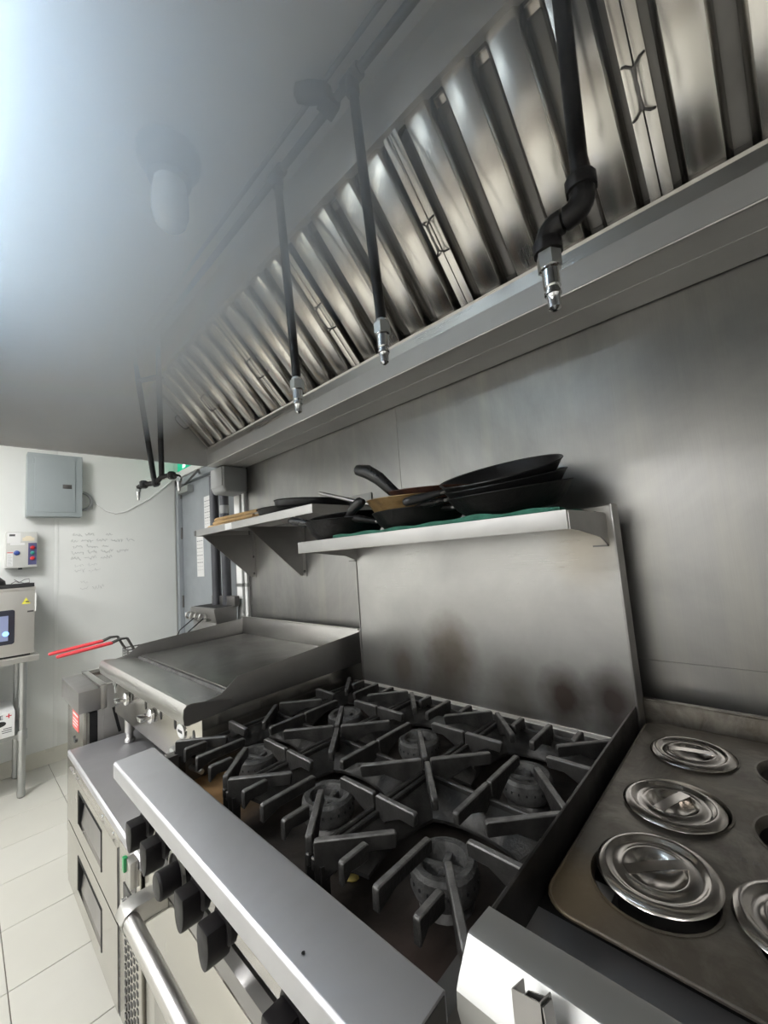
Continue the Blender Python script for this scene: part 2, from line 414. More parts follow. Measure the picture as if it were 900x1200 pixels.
for z0, z1, x0, x1, lab in ((1.30, 1.655, -3.70, -3.555, 'lower white printed sheet taped on the grey door, below the shelf'),
                            (1.70, 1.99, -3.52, -3.38, 'upper white printed sheet on the grey door, half hidden by the conduit')):
    sh = thing('paper_sheet', lab, 'paper', ((x0 + x1) / 2, ROOM_Y1 - .043, z0))
    build('sheet', MB().box(x0, x1, ROOM_Y1 - .043, ROOM_Y1 - .0405, z0, z1), 'label_white', sh)
    pr = MB()
    for i in range(9):
        zz = z1 - .045 - i * (z1 - z0 - .07) / 9
        for j in range(3):
            pr.box(x0 + .012 + j * .042, x0 + .042 + j * .042, ROOM_Y1 - .0438, ROOM_Y1 - .0431, zz, zz + (.006 if i in (0, 2, 4, 6) else .002))
    build('printed_lines', pr, 'panel_ink', sh, kind='stuff')

# ---------------------------------------------------------------- room lamps
for k, (x, y, sx, sy, st) in enumerate(LIGHTS):
    lt = thing('ceiling_light', ['lit white ceiling panel in front of the hood near the white wall', 'lit white ceiling panel in the aisle behind the camera',
               'lit white ceiling panel at the right end of the aisle', 'lit white ceiling panel in the far left corner of the aisle'][k], 'light', (x, y, CEIL - .04))
    build('frame', MB().box(x - sx / 2 - .02, x + sx / 2 + .02, y - sy / 2 - .02, y + sy / 2 + .02, CEIL - .03, CEIL - .001), 'white_paint', lt)
    build('diffuser', MB().box(x - sx / 2, x + sx / 2, y - sy / 2, y + sy / 2, CEIL - .036, CEIL - .031), emis('diffuser_%d' % k, (1, 1, 1), st), lt)

# ---------------------------------------------------------------- exhaust hood
HX0, HX1, HY0, HZ = -2.27, .62, -.06, 1.955
CANOPY = 2.53
FY0, FZ0, FY1, FZ1 = .968, 2.055, .664, 2.366      # filter bank: bottom edge, top edge
hood = thing('range_hood', 'large stainless steel exhaust canopy over the cooking line', 'hood', (-.8, .6, HZ))
build('end_panel', MB().box(HX0 - .012, HX0, HY0, WALL_Y - .006, HZ, CANOPY), 'hood_steel', hood, .002)
build('end_panel', MB().box(HX1, HX1 + .012, HY0, WALL_Y - .006, HZ, CANOPY), 'hood_steel', hood, .002)
build('canopy_top', MB().box(HX0, HX1, HY0, WALL_Y - .006, CANOPY, CANOPY + .012), 'hood_steel', hood)
build('front_panel', MB().box(HX0 - .012, HX1 + .012, HY0 - .012, HY0, HZ, CANOPY + .012), 'hood_steel', hood, .002)
build('grease_trough', MB().prism([(.965, HZ), (.965, 2.020), (.974, 2.022), (1.02, 2.022), (1.02, HZ + .01), (1.164, HZ + .012), (1.164, HZ)], 'X', HX0, HX1), 'hood_steel', hood, sharp=15)
build('trough_face', MB().prism([(.966, 2.020), (.962, 2.052), (.958, 2.058), (.966, 2.060), (.975, 2.052), (.978, 2.020)], 'X', HX0, HX1), 'steel', hood, sharp=15)
build('trough_lip', MB().tube([(HX0, .9645, HZ + .002), (HX1, .9645, HZ + .002)], .0035, 8), 'steel', hood)
build('trough_crease', MB().box(HX0, HX1, 1.055, 1.058, HZ - .0015, HZ), 'hood_steel', hood)
build('filter_rail', MB().prism([(.652, 2.352), (.652, 2.455), (.658, 2.455), (.658, 2.372), (.684, 2.372), (.684, 2.366)], 'X', HX0, HX1), 'hood_steel', hood, .0015)
build('upper_strip', MB().prism([(.66, 2.44), (.66, CANOPY), (.672, CANOPY), (.672, 2.44)], 'X', HX0, HX1), 'hood_steel', hood, .002)
build('filter_backing', MB().prism([(1.02, 2.06), (.72, 2.37), (.72, 2.52), (1.15, 2.52), (1.15, 2.06)], 'X', HX0 + .01, HX1 - .01), 'steel_dark', hood)

# baffle filters: local u = along the wall, d = out of the slanted plane, s = up the slope
sl = Vector((0, FY1 - FY0, FZ1 - FZ0)); SL = sl.length; sv = sl.normalized(); dv = Vector((1, 0, 0)).cross(sv)
if dv.y > 0: dv = -dv
FM = Matrix(((1, dv.x, sv.x), (0, dv.y, sv.y), (0, dv.z, sv.z)))
def make_filter(x0, wd, label):
    org = Vector((x0, FY0, FZ0))
    F = thing('baffle_filter', label, 'filter', org, 'baffle filters in the hood')
    M = Matrix.Translation(org) @ FM.to_4x4()
    L = SL - .004
    for a, b in ((.001, .020), (wd - .020, wd - .001)):
        build('side_frame', MB().box(a, b, -.045, .002, 0, L).xf(M), 'filter_steel', F, .0015)
    for e0 in (0, L - .012): build('end_frame', MB().box(.02, wd - .02, -.05, -.034, e0, e0 + .012).xf(M), 'steel_dark', F)
    n = max(2, round((wd - .04) / .104)); p = (wd - .04) / n
    for i in range(n):
        c = .02 + p * (i + .5); h = .028
        # front baffle: flat face with two folded-back sides
        pf = [(c - h - .012, -.026), (c - h, 0), (c + h, 0), (c + h + .012, -.026), (c + h + .010, -.028), (c + h - .0015, -.002), (c - h + .0015, -.002), (c - h - .010, -.028)]
        build('baffle', MB().prism(pf, 'Z', .003, L - .003).xf(M), 'filter_steel', F, .0008, seg=1)
        # rear baffle behind the gap
        c2 = c + p / 2
        if i < n - 1:
            g = .019
            pr = [(c2 - g, -.018), (c2 - g - .002, -.018), (c2 - g - .004, -.05), (c2 + g + .004, -.05), (c2 + g + .002, -.018), (c2 + g, -.018), (c2 + g - .002, -.046), (c2 - g + .002, -.046)]
            build('rear_baffle', MB().prism(pr, 'Z', .006, L - .006).xf(M), 'filter_steel', F)
    for u, sg in ((.011, 1), (wd - .011, -1)):
        m = .45 * L
        pts = [(u + sg * .006, .003, m - .042), (u, .018, m - .040), (u - sg * .009, .024, m - .032), (u - sg * .012, .026, m), (u - sg * .009, .024, m + .032), (u, .018, m + .040), (u + sg * .006, .003, m + .042)]
        build('handle', MB().tube(pts, .0026, 8).xf(M), 'steel_dark', F)
    return F
fx = [-2.262, -1.915, -1.455, -.985, -.522, -.066, .395]
fl = ['narrow baffle filter at the far left end of the hood, beside the end panel', 'second baffle filter from the left end of the hood', 'third baffle filter from the left end of the hood',
      'baffle filter above the left half of the range, fourth from the left end', 'baffle filter above the right half of the range, crossed by the elbowed nozzle pipe', 'large baffle filter at the upper right corner, nearest the viewer']
for i in range(6): make_filter(fx[i], fx[i + 1] - fx[i], fl[i])

# ---------------------------------------------------------------- fire suppression pipework
PY, PZ = .60, 2.485
sp = thing('suppression_pipe', 'dark fire suppression pipe with four nozzle drops running under the hood ceiling', 'pipe', (-1.0, PY, 1.72))
build('main_pipe', MB().tube([(HX0 + .02, PY, PZ), (.55, PY, PZ)], .0105, 12), 'pipe_black', sp)
build('second_pipe', MB().tube([(HX0 + .02, PY - .03, PZ + .028), (.3, PY - .03, PZ + .028)], .0065, 10), 'pipe', sp)
def nozzle(p, parent, d=(0, 0, -1), k=1.0):
    M = Matrix.Translation(p) @ Matrix.Scale(k, 4) @ Vector((0, 0, -1)).rotation_difference(Vector(d)).to_matrix().to_4x4()
    nz = build('nozzle', MB().lathe([(.0135, .004), (.0155, 0), (.0155, -.028), (.0125, -.030), (.0125, -.055), (.0105, -.057), (.0105, -.062), (.0125, -.063), (.0125, -.067), (.0105, -.068), (.009, -.074), (.009, -.088), (.004, -.092)][::-1], n=14).xf(M), 'chrome', parent)
    build('nozzle_nut', MB().lathe([(.018, -.003), (.018, -.026)], n=6).xf(M), 'galv', nz)
def drop(x, xb, zb, r=.0115):
    te = build('tee_fitting', MB().lathe([(.017, -.028), (.017, .028)], c=(0, 0, 0), n=12).xf(Matrix.Translation((x, PY, PZ)) @ Matrix.Rotation(R(90), 4, 'Y')).lathe([(.0165, -.04), (.0165, 0)], c=(x, PY, PZ), n=12), 'pipe_black', sp, .002)
    build('drop_pipe', MB().tube([(x, PY, PZ), (xb, PY, zb)], r, 12), 'pipe_black', sp)
for x, xb, zb in ((-.563, -.529, 1.868), (-.884, -.842, 1.856)):
    drop(x, xb, zb); nozzle((xb, PY, zb), sp)
# the near drop turns through two elbows
drop(-.115, -.129, 1.874, .0125)
ex_, ey_, ez_ = -.129, PY, 1.874
pts = [(ex_, ey_, ez_ + .02)] + arc((ex_ - .022, ey_, ez_), .022, 0, -90, 6, (1, 0, 0), (0, 0, 1)) + [(ex_ - .026, ey_, ez_ - .022)]
build('elbow', MB().tube(pts, .0175, 12).lathe([(.0215, -.010), (.0215, .010)], c=(ex_, ey_, ez_ + .014), n=12), 'pipe_black', sp, .002)
lv = ez_ - .022
build('nipple', MB().tube([(ex_ - .022, ey_, lv), (-.166, ey_, lv)], .0105, 10), 'pipe_black', sp)
pts = [(-.158, PY, lv)] + arc((-.162, PY, lv - .022), .022, 90, 180, 6, (1, 0, 0), (0, 0, 1)) + [(-.184, PY, lv - .030)]
build('elbow', MB().tube(pts, .0175, 12).lathe([(.0215, -.010), (.0215, .008)], c=(-.184, PY, lv - .028), n=12), 'pipe_black', sp, .002)
nozzle((-.184, PY, lv - .036), sp)
# far drop: two legs joining, then two small nozzles at the bottom
xd = -1.95
build('drop_pipe', MB().tube([(xd - .085, PY - .075, PZ + .02), (xd - .012, PY - .008, 1.80), (xd - .006, PY, 1.76)], .0115, 10), 'pipe_black', sp)
build('drop_pipe', MB().tube([(xd + .045, PY + .0, PZ), (xd + .030, PY + .012, 1.80)], .0115, 10), 'pipe_black', sp)
build('pipe_clamp', MB().bar((xd - .065, PY - .055, 2.26), (xd + .05, PY + .01, 2.26), .03, .008), 'pipe_black', sp)
zz = 1.775
build('branch_pipe', MB().tube([(xd - .085, PY - .05, zz - .012), (xd - .06, PY - .035, zz), (xd - .01, PY, zz), (xd + .03, PY + .01, zz + .022), (xd + .07, PY + .04, zz + .026), (xd + .10, PY + .06, zz + .012)], .0115, 10), 'pipe_black', sp)
for p in ((xd - .06, PY - .035, zz), (xd - .01, PY, zz + .005), (xd + .07, PY + .04, zz + .024)):
    build('elbow', MB().lathe([(.012, -.017), (.0175, -.012), (.0175, .012), (.012, .017)], c=p, n=10), 'pipe_black', sp)
nozzle((xd - .085, PY - .05, zz - .015), sp, k=.6); nozzle((xd + .10, PY + .06, zz + .012), sp, k=.7)
build('detector_wire', MB().tube([(xd - .07, PY - .02, zz + .02), (xd, PY + .01, zz + .012), (xd + .08, PY + .03, zz + .012)], .003, 6), 'steel', sp)
# bracketed detector on the main pipe
dt = build('detector_head', MB().tube([(-.685, PY - .075, PZ + .012), (-.68, PY - .07, PZ + .011), (-.655, PY - .05, PZ + .006), (-.625, PY - .025, PZ), (-.615, PY - .018, PZ)], [.008, .019, .023, .020, .010], 14), 'pipe_black', sp)
build('bracket', MB().bar((-.64, PY - .03, PZ - .004), (-.635, PY + .012, PZ - .012), .04, .028), 'pipe_black', dt, .003)

# ---------------------------------------------------------------- hood lamps and added haze light
def hood_lamp(x, y, label, lit=False):
    L = thing('hood_lamp', label, 'lamp', (x, y, 2.28), 'globe lamps under the hood ceiling')
    build('mount_base', MB().lathe([(.040, -.085), (.055, -.08), (.058, -.055), (.078, -.03), (.082, -.012), (.082, 0)], c=(x, y, CANOPY), n=24), 'steel_dark', L)
    g = build('globe', MB().lathe([(.0, -.225), (.022, -.221), (.038, -.205), (.046, -.175), (.046, -.12), (.040, -.085)], c=(x, y, CANOPY), n=20), 'added_glow' if lit else 'globe_opal', L)
    build('bulb', MB().lathe([(.0, -.195), (.018, -.188), (.026, -.165), (.024, -.14), (.013, -.115), (.013, -.085)], c=(x, y, CANOPY), n=14), 'label_white', L)
MT['added_glow'] = emis('added_glow', (.62, .80, 1), 26)
MT['globe_opal'] = plain('globe_opal', (.62, .64, .66), .25, 0, .03)
hl = thing('added_haze_light', 'added cool white batten light inside the hood front, for the haze glow', 'light', (-1.10, -.04, 2.27))  # added batten, out of view, gives the haze and canopy their glow
build('housing', MB().box(-1.66, -.54, -.058, -.046, 2.26, 2.34), 'white_paint', hl)
build('tube', MB().tube([(-1.62, -.028, 2.30), (-.58, -.028, 2.30)], .016, 12), 'added_glow', hl)
build('end_cap', MB().box(-1.65, -1.62, -.048, -.010, 2.28, 2.32), 'plastic_grey', hl)
build('end_cap', MB().box(-.58, -.55, -.048, -.010, 2.28, 2.32), 'plastic_grey', hl)
hood_lamp(-1.07, .375, 'unlit globe lamp in the haze, the nearer one under the hood ceiling')
hood_lamp(-2.02, .40, 'unlit globe lamp in the haze at the far left end of the hood')

# ---------------------------------------------------------------- gas range
RXL, RXR, RYF, RYB = -1.205, -.297, .265, 1.055
CX = [-1.043, -.742, -.442]; CY = [.55, .86]
rg = thing('gas_range', 'six burner stainless steel gas range with high backguard and shelf', 'range', (-.75, .66, 0))
build('body', MB().box(RXL + .004, RXR - .004, .345, RYB + .03, .10, .80), 'steel_dull', rg, .003)
build('deck_frame', MB().box(RXL, RXL + .03, .34, RYB, .80, .905).box(RXR - .03, RXR, .34, RYB, .80, .905).box(RXL, RXR, RYB - .012, RYB + .004, .80, .912), 'steel_dark', rg, .002)
build('drip_tray', MB().box(RXL + .03, RXR - .03, .345, RYB - .012, .80, .825), 'tray', rg)
build('front_ledge', MB().prism([(.265, .897), (.265, .928), (.269, .932), (.352, .934), (.356, .931), (.356, .80), (.352, .80), (.352, .897)], 'X', RXL, RXR), 'steel_rail', rg, .0015)
build('screw_hole', MB().lathe([(.0022, .9338), (.0022, .9344)], c=(-.445, .283, 0), n=10), 'black', rg)
build('ledge_end', MB().box(RXR - .001, RXR + .001, .268, .352, .80, .93), 'steel_dark', rg)
build('control_panel', MB().prism([(.352, .80), (.332, .895), (.338, .897), (.352, .897)], 'X', RXL + .002, RXR - .002), 'steel_front', rg)
build('valve_panel', MB().box(RXL + .002, RXR - .002, .334, .352, .748, .897), 'steel_front', rg, .002)
build('ledge_gap', MB().box(RXL + .002, RXR - .002, .345, .352, .725, .748), 'matt_void', rg)
build('landing_ledge', MB().prism([(.352, .728), (.338, .730), (.322, .724), (.319, .698), (.352, .698)], 'X', RXL + .004, RXR - .004), 'steel_dull', rg, sharp=20)
build('side_panel', MB().box(RXL, -1.113, .330, .352, .12, .752), 'steel_front', rg, .0015)
build('side_panel', MB().box(-.39, RXR, .330, .352, .12, .752), 'steel_front', rg, .0015)
door = build('oven_door', MB().box(-1.108, -.394, .318, .352, .20, .694), 'steel_front', rg, .004)
BZ = .696; BY = .250
build('door_handle', MB().tube([(-1.022, BY, BZ), (-.40, BY, BZ)], .0155, 18), 'steel', door)
for x in (-1.022, -.42):
    # flat strap that wraps round the bar
    pf = [(.318, BZ + .020), (BY + .008, BZ + .022), (BY - .010, BZ + .017), (BY - .019, BZ + .003), (BY - .014, BZ - .013), (BY, BZ - .019), (.318, BZ - .019), (.318, BZ - .015), (BY + .002, BZ - .014), (BY - .012, BZ - .008), (BY - .014, BZ + .003), (BY - .007, BZ + .014), (BY + .008, BZ + .017), (.318, BZ + .016)]
    build('handle_bracket', MB().prism(pf, 'X', x - .024, x + .020).box(x - .022, x + .018, BY + .003, .318, BZ - .0155, BZ + .017), 'steel', door, .002)
build('kick_plate', MB().box(RXL + .01, RXR - .01, .36, .372, .10, .20), 'steel_dull', rg)
for x in (RXL + .06, RXR - .06):
    for y in (.42, 1.0):
        build('leg', MB().lathe([(.016, 0), (.022, .012), (.022, .10)], c=(x, y, 0), n=12), 'galv', rg)
def make_knob(x, label=None):
    # D-shaped paddle on a round skirt, flat side up
    k = build('knob', MB().lathe([(.026, -.004), (.030, 0), (.030, .010), (.026, .014)][::-1], n=20).xf(Matrix.Translation((x, .316, .808)) @ Matrix.Rotation(R(90), 4, 'X')), 'knob_black', rg, .001)
    pd = []
    for i in range(13):
        a = R(-30 + 240 * i / 12); pd.append((.040 * math.cos(a), .040 * math.sin(a)))
    grip = MB().prism([(p[0] * .55, -p[1]) for p in pd], 'Y', -.016, .022)
    build('grip', grip.xf(Matrix.Translation((x, .288, .803)) @ Matrix.Rotation(R(0), 4, 'Y')), 'knob_black', k, .004)
for x in (-1.112, -1.008, -.812, -.712, -.512, -.412): make_knob(x)
ok = build('oven_knob', MB().lathe([(.030, 0), (.036, .002), (.036, .014), (.033, .018)], n=28).xf(Matrix.Translation((-.905, .322, .80)) @ Matrix.Rotation(R(90), 4, 'X')), 'knob_black', rg, .001)
build('bezel', MB().ring([(.034, .016), (.0395, .016), (.0395, .022), (.034, .022)], n=28).xf(Matrix.Translation((-.905, .322, .80)) @ Matrix.Rotation(R(90), 4, 'X')), 'steel', ok)
build('grip', MB().lathe([(.022, .015), (.024, .018), (.024, .052), (.021, .056)], n=24).xf(Matrix.Translation((-.905, .322, .795)) @ Matrix.Rotation(R(90), 4, 'X')), 'knob_black', ok, .001)
# backguard and its shelf
build('backguard', MB().box(-1.155, -.258, RYB, RYB + .006, .905, 1.458), 'backguard', rg)
build('backguard_side', MB().box(-.258, -.253, RYB - .004, 1.105, .93, 1.462), 'steel_dull', rg, .001)
build('backguard_side', MB().box(-1.160, -1.155, RYB - .004, 1.105, .93, 1.462), 'steel_dull', rg, .001)
build('backguard_foot', MB().prism([(RYB - .012, .905), (RYB - .010, .914), (RYB - .002, .918), (RYB, .918), (RYB, .905)], 'X', -1.155, -.275), 'oven_steel', rg, sharp=10)
sh = build('shelf', MB().prism([(.802, 1.405), (.802, 1.443), (RYB, 1.443), (RYB, 1.440), (.805, 1.440), (.805, 1.408), (.815, 1.408), (.815, 1.405)], 'X', -1.172, -.272), 'steel_shelf', rg, .001)
for x in (-.272, -1.156):
    build('shelf_bracket', MB().prism([(.806, 1.405), (.806, 1.44), (RYB, 1.44), (RYB, 1.365), (1.0, 1.385), (.86, 1.402)], 'X', x, x + .003), 'steel_dull', sh)
    build('bracket_bolt', MB().box(x - .03, x + .002, RYB - .012, RYB, 1.362, 1.366), 'steel_dark', sh)
# burners
def make_burner(cx, cy):
    b = build('burner', MB().ring([(.034, .852), (.034, .878), (.038, .887), (.049, .888), (.054, .882), (.056, .856), (.052, .846), (.040, .846)], c=(cx, cy, 0), n=28), 'iron_grey', rg)
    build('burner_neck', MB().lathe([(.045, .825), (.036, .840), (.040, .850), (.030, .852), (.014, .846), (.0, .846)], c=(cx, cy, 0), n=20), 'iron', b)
    build('cross_web', MB().bar((cx - .036, cy - .012, .866), (cx + .036, cy + .012, .866), .012, .024).bar((cx - .012, cy + .036, .864), (cx + .012, cy - .036, .864), .012, .022), 'iron_grey', b, .003)
    pt = MB()
    for i in range(22):
        a = 2 * math.pi * i / 22; p = Vector((cx + .0545 * math.cos(a), cy + .0545 * math.sin(a), .868)); q = Vector((math.cos(a), math.sin(a), 0))
        pt.bar(p, p + q * .0018, .003, .004)
    build('port_row', pt, 'black', b)
for y in CY:
    for x in CX: make_burner(x, y)

# cast grates, one per burner
def finger(p0, p1, h0, h1, wd=.0115, top=.937):
    """upright cast plate from the root p0 to the tip p1, with a hollowed lower edge"""
    p0, p1 = Vector((*p0, 0)), Vector((*p1, 0)); d = p1 - p0; L = d.length; d.normalize(); n = Vector((-d.y, d.x, 0))
    prof = [(0, top - .003), (.004, top), (L - .005, top), (L, top - .004), (L - .003, top - h1), (L * .62, top - h1 * .9 - .002), (L * .3, top - h0 * .62), (0, top - h0)]
    mb = MB(); vs = []; k = len(prof)
    for sg in (-1, 1):
        for (a, z) in prof:
            t = 1 if z > top - .012 else 1.15
            vs.append(p0 + d * a + n * (sg * wd / 2 * t) + Vector((0, 0, z)))
    mb.add(vs, [tuple(range(k))[::-1], tuple(range(k, 2 * k))] + [(i, (i + 1) % k, k + (i + 1) % k, k + i) for i in range(k)])
    return mb
def make_grate(cx, cy, label):
    G = thing('burner_grate', label, 'grate', (cx, cy, .825), 'cast iron grates on the range')
    a, b = .1475, .154
    fs = [((0, -b), (0, -.030), .032 if cy < .7 else .06, .020), ((0, b), (0, .040), .06, .022), ((-a, 0), (-.050, 0), .06, .022), ((a, 0), (.050, 0), .06, .022)]
    for sx in (-1, 1):
        for sy in (-1, 1): fs.append(((sx * a * .97, sy * b * .97), (sx * .050, sy * .052), .07, .024))
    ys = -1 if cy < .7 else 1
    for sx in (-1, 1): fs.append(((sx * .072, ys * b), (sx * .072, ys * .098), .034, .024))
    for p0, p1, h0, h1 in fs:
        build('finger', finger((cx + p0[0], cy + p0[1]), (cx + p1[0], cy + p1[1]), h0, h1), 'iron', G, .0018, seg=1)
    # sloping cast webs between the fingers (open towards the front), square outside, round inside
    for q0, q1 in ((-45, 45), (45, 135), (135, 225)):
        vs = []; m = 10
        for i in range(m + 1):
            t = R(q0 + (q1 - q0) * i / m); c, s_ = math.cos(t), math.sin(t)
            k = 1 / max(abs(c) / a, abs(s_) / b)
            for f, z in ((1.0, .906), (.86, .896), (.70, .872)):
                rr_ = .079 + (k - .079) * (f - .55) / .45 if f < 1 else k
                vs.append((cx + c * rr_, cy + s_ * rr_, z))
            for f, z in ((.70, .866), (.86, .889), (1.0, .898)):
                rr_ = .079 + (k - .079) * (f - .55) / .45 if f < 1 else k
                vs.append((cx + c * rr_, cy + s_ * rr_, z))
        fs_ = []
        for i in range(m):
            for j in range(6): fs_.append((i * 6 + j, i * 6 + (j + 1) % 6, (i + 1) * 6 + (j + 1) % 6, (i + 1) * 6 + j))
        fs_ += [tuple(range(6)), tuple(range(m * 6, m * 6 + 6))[::-1]]
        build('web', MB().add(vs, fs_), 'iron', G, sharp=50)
    fr = MB()
    for x0, x1, y0, y1 in ((-a, a, b - .01, b), (-a, -a + .01, -b, b), (a - .01, a, -b, b)): fr.box(cx + x0, cx + x1, cy + y0, cy + y1, .892, .912)
    fr.box(cx - a, cx + a, cy - b, cy - b + .008, .835, .850)
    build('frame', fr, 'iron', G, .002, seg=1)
    for sx in (-1, 1):
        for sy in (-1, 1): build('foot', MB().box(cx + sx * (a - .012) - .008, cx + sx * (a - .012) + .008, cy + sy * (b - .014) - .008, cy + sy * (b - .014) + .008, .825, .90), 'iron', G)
for j, y in enumerate(CY):
    for i, x in enumerate(CX):
        make_grate(x, y, 'black cast iron grate over the %s burner of the %s row on the range' % (('left', 'middle', 'right')[i], ('front', 'back')[j]))
for nm, x, y, sz, m_, lab in (('food_scrap', -.595, .482, .011, 'crumb', 'yellow food scrap in the drip tray behind the front ledge'),
                              ('food_scrap', -.452, .425, .005, 'crumb_white', 'small pale crumb in the drip tray near the right front corner')):
    mb = MB().lathe([(.0, 0), (sz * .9, .001), (sz, .003), (sz * .6, .006), (0, .0065)], c=(0, 0, 0), n=9)
    tag(build(nm, mb.xf(Matrix.Translation((x, y, .825)) @ Matrix.Rotation(.6, 4, 'Z') @ Matrix.Diagonal((1.3, .8, 1, 1))), m_), lab, 'food')

# ---------------------------------------------------------------- griddle on the refrigerated base
GX0, GX1, GF, GB = -2.205, -1.228, .49, 1.125
gd = thing('griddle', 'wide stainless steel counter griddle with raised side splashes standing left of the range', 'griddle', (-1.71, .8, .662))
build('body', MB().box(GX0 + .012, GX1 - .012, GF, GB, .77, .955), 'steel_front', gd, .003)
def side_prof(f):  # side splash outline in (y, z)
    return [(GF - .035, .957), (GF - .035, .992), (f + .075, 1.006), (f + .125, 1.042), (GB - .012, 1.078), (GB - .012, .957)]
build('side_splash', MB().prism(side_prof(GF - .02), 'X', GX1 - .003, GX1), 'steel_dull', gd, .0008)
build('side_splash', MB().prism(side_prof(GF - .02), 'X', GX0, GX0 + .003), 'steel_dull', gd, .0008)
build('back_splash', MB().box(GX0, GX1, GB - .015, GB - .011, .957, 1.090).box(GX0, GX1, GB - .022, GB - .011, 1.084, 1.090), 'steel', gd, .001)
build('cook_plate', MB().box(GX0 + .02, GX1 - .012, GF + .105, GB - .016, .965, .996), 'griddle_plate', gd, .003)
build('grease_gutter', MB().box(GX0 + .004, GX1 - .004, GF - .01, GF + .105, .955, .975), 'steel_dull', gd)
build('gutter_wall', MB().prism([(GF + .085, .975), (GF + .095, .992), (GF + .104, .992), (GF + .104, .975)], 'X', GX0 + .02, GX1 - .012), 'iron_grey', gd)
build('bullnose', MB().prism([(GF + .085, .986), (GF - .03, 1.004), (GF - .045, 1.003), (GF - .054, .994), (GF - .056, .972), (GF - .052, .950), (GF - .040, .946), (GF - .036, .955), (GF - .042, .970), (GF - .040, .988), (GF + .085, .980)], 'X', GX0 - .002, GX1 + .001), 'steel', gd, sharp=40)
build('bullnose_end', MB().prism([(GF + .085, .982), (GF - .03, 1.001), (GF - .045, 1.0), (GF - .052, .992), (GF - .054, .952), (GF - .04, .947), (GF + .085, .957)], 'X', GX1 - .001, GX1 + .0015), 'steel_dull', gd)
vt = MB()
for i in range(26): vt.box(GX0 + .045 + i * .0235, GX0 + .058 + i * .0235, GF - .0012, GF, .936, .942)
build('vent_slot', vt, 'black', gd)
for x, k in ((-1.985, 1), (-1.672, 1)):
    kn = build('knob', MB().lathe([(.014, 0), (.024, .002), (.026, .012), (.022, .016), (.012, .018)], n=20).xf(Matrix.Translation((x, GF, .868)) @ Matrix.Rotation(R(90), 4, 'X')), 'chrome', gd)
    build('grip', MB().box(x - .024, x + .024, GF - .048, GF - .016, .860, .876), 'chrome', kn, .005)
for x in (-1.925, -1.752, -1.585, -1.452, -1.30): 
    build('pilot_hole', MB().lathe([(.011, 0), (.011, .002)], n=14).xf(Matrix.Translation((x, GF, .888)) @ Matrix.Rotation(R(90), 4, 'X') @ Matrix.Diagonal((.7, 1.5, 1, 1))), 'black', gd)
bd = build('badge', MB().lathe([(.030, 0), (.030, .004), (.027, .006)], n=24).xf(Matrix.Translation((-1.395, GF, .880)) @ Matrix.Rotation(R(90), 4, 'X') @ Matrix.Diagonal((1, .72, 1, 1))), 'label_white', gd)
build('badge_rim', MB().ring([(.030, 0), (.034, 0), (.034, .005), (.030, .005)], n=24).xf(Matrix.Translation((-1.395, GF, .880)) @ Matrix.Rotation(R(90), 4, 'X') @ Matrix.Diagonal((1, .72, 1, 1))), 'chrome', bd)
build('badge_mark', MB().box(-1.412, -1.378, GF - .0068, GF - .006, .876, .884), 'ink', bd)
build('igniter', MB().box(-2.165, -2.120, GF - .014, GF, .895, .915).tube([(-2.12, GF - .01, .905), (-2.105, GF - .018, .895), (-2.10, GF - .018, .875)], .004, 8), 'galv', gd, .003)
for x in (GX0 + .12, GX1 - .12):
    for y in (GF + .03, GB - .08):
        build('leg', MB().lathe([(.020, .664), (.020, .675), (.014, .682), (.014, .70), (.019, .703), (.019, .772)], c=(x, y, 0), n=14), 'steel', gd)
build('valve_edge_rod', MB().tube([(-1.345, GF - .012, .858), (-1.335, GF - .045, .856), (-1.20, GF - .06, .86), (-1.12, GF - .05, .862)], [.016, .013, .007, .006], 10), 'galv', gd)  # gas valve; its rod stands in for a grate finger's shiny edge

BX0, BX1, BF = -2.222, -1.232, .33
cb = thing('refrigerated_base', 'low stainless steel refrigerated drawer base under the griddle', 'refrigerator', (-1.73, .72, 0))
build('cabinet', MB().box(BX0, BX1, BF + .02, 1.12, .14, .655), 'steel_dull', cb, .002)
build('top', MB().prism([(BF - .002, .640), (BF - .002, .660), (BF + .004, .664), (BF + .010, .661), (1.12, .661), (1.12, .640)], 'X', BX0 - .002, BX1), 'steel_rail', cb, .001)
build('front_frame', MB().box(BX0, BX1, BF, BF + .02, .585, .640).box(BX0, BX0 + .03, BF, BF + .02, .19, .585), 'steel_front', cb)
for z0, z1 in ((.418, .612), (.192, .412)):
    zt = z0 + .165; zb_ = zt - .112; pa, pb = -1.975, -1.622; ya, yb = BF - .006, BF + .022
    d = build('drawer', MB().box(-2.17, pa, ya, yb, z0, z1).box(pb, -1.436, ya, yb, z0, z1).box(pa, pb, ya, yb, z0, zb_).box(pa, pb, ya, yb, zt, z1), 'steel_front', cb)
    build('pocket', MB().prism([(ya + .008, zb_ - .002), (ya + .024, zt - .002), (ya + .026, zt + .002), (ya + .026, zb_ - .002)], 'X', pa - .002, pb + .002), 'steel_dull', d)
    build('shaded_cheek', MB().box(pa - .002, pa + .002, ya + .001, ya + .025, zb_, zt).box(pb - .002, pb + .002, ya + .001, ya + .025, zb_, zt), 'matt_void', d)  # pocket cheeks painted black for the shade inside the recess
    build('pocket_rim', MB().box(pa - .004, pb + .006, ya - .0015, ya + .02, zt - .002, zt + .005).box(pb - .001, pb + .006, ya - .0015, ya + .02, zb_ - .004, zt + .005).box(pa - .004, pa, ya - .0015, ya, zb_, zt), 'matt_void', d)
build('gap_seal', MB().box(-1.434, -1.424, BF - .004, BF + .01, .192, .612), 'black', cb)
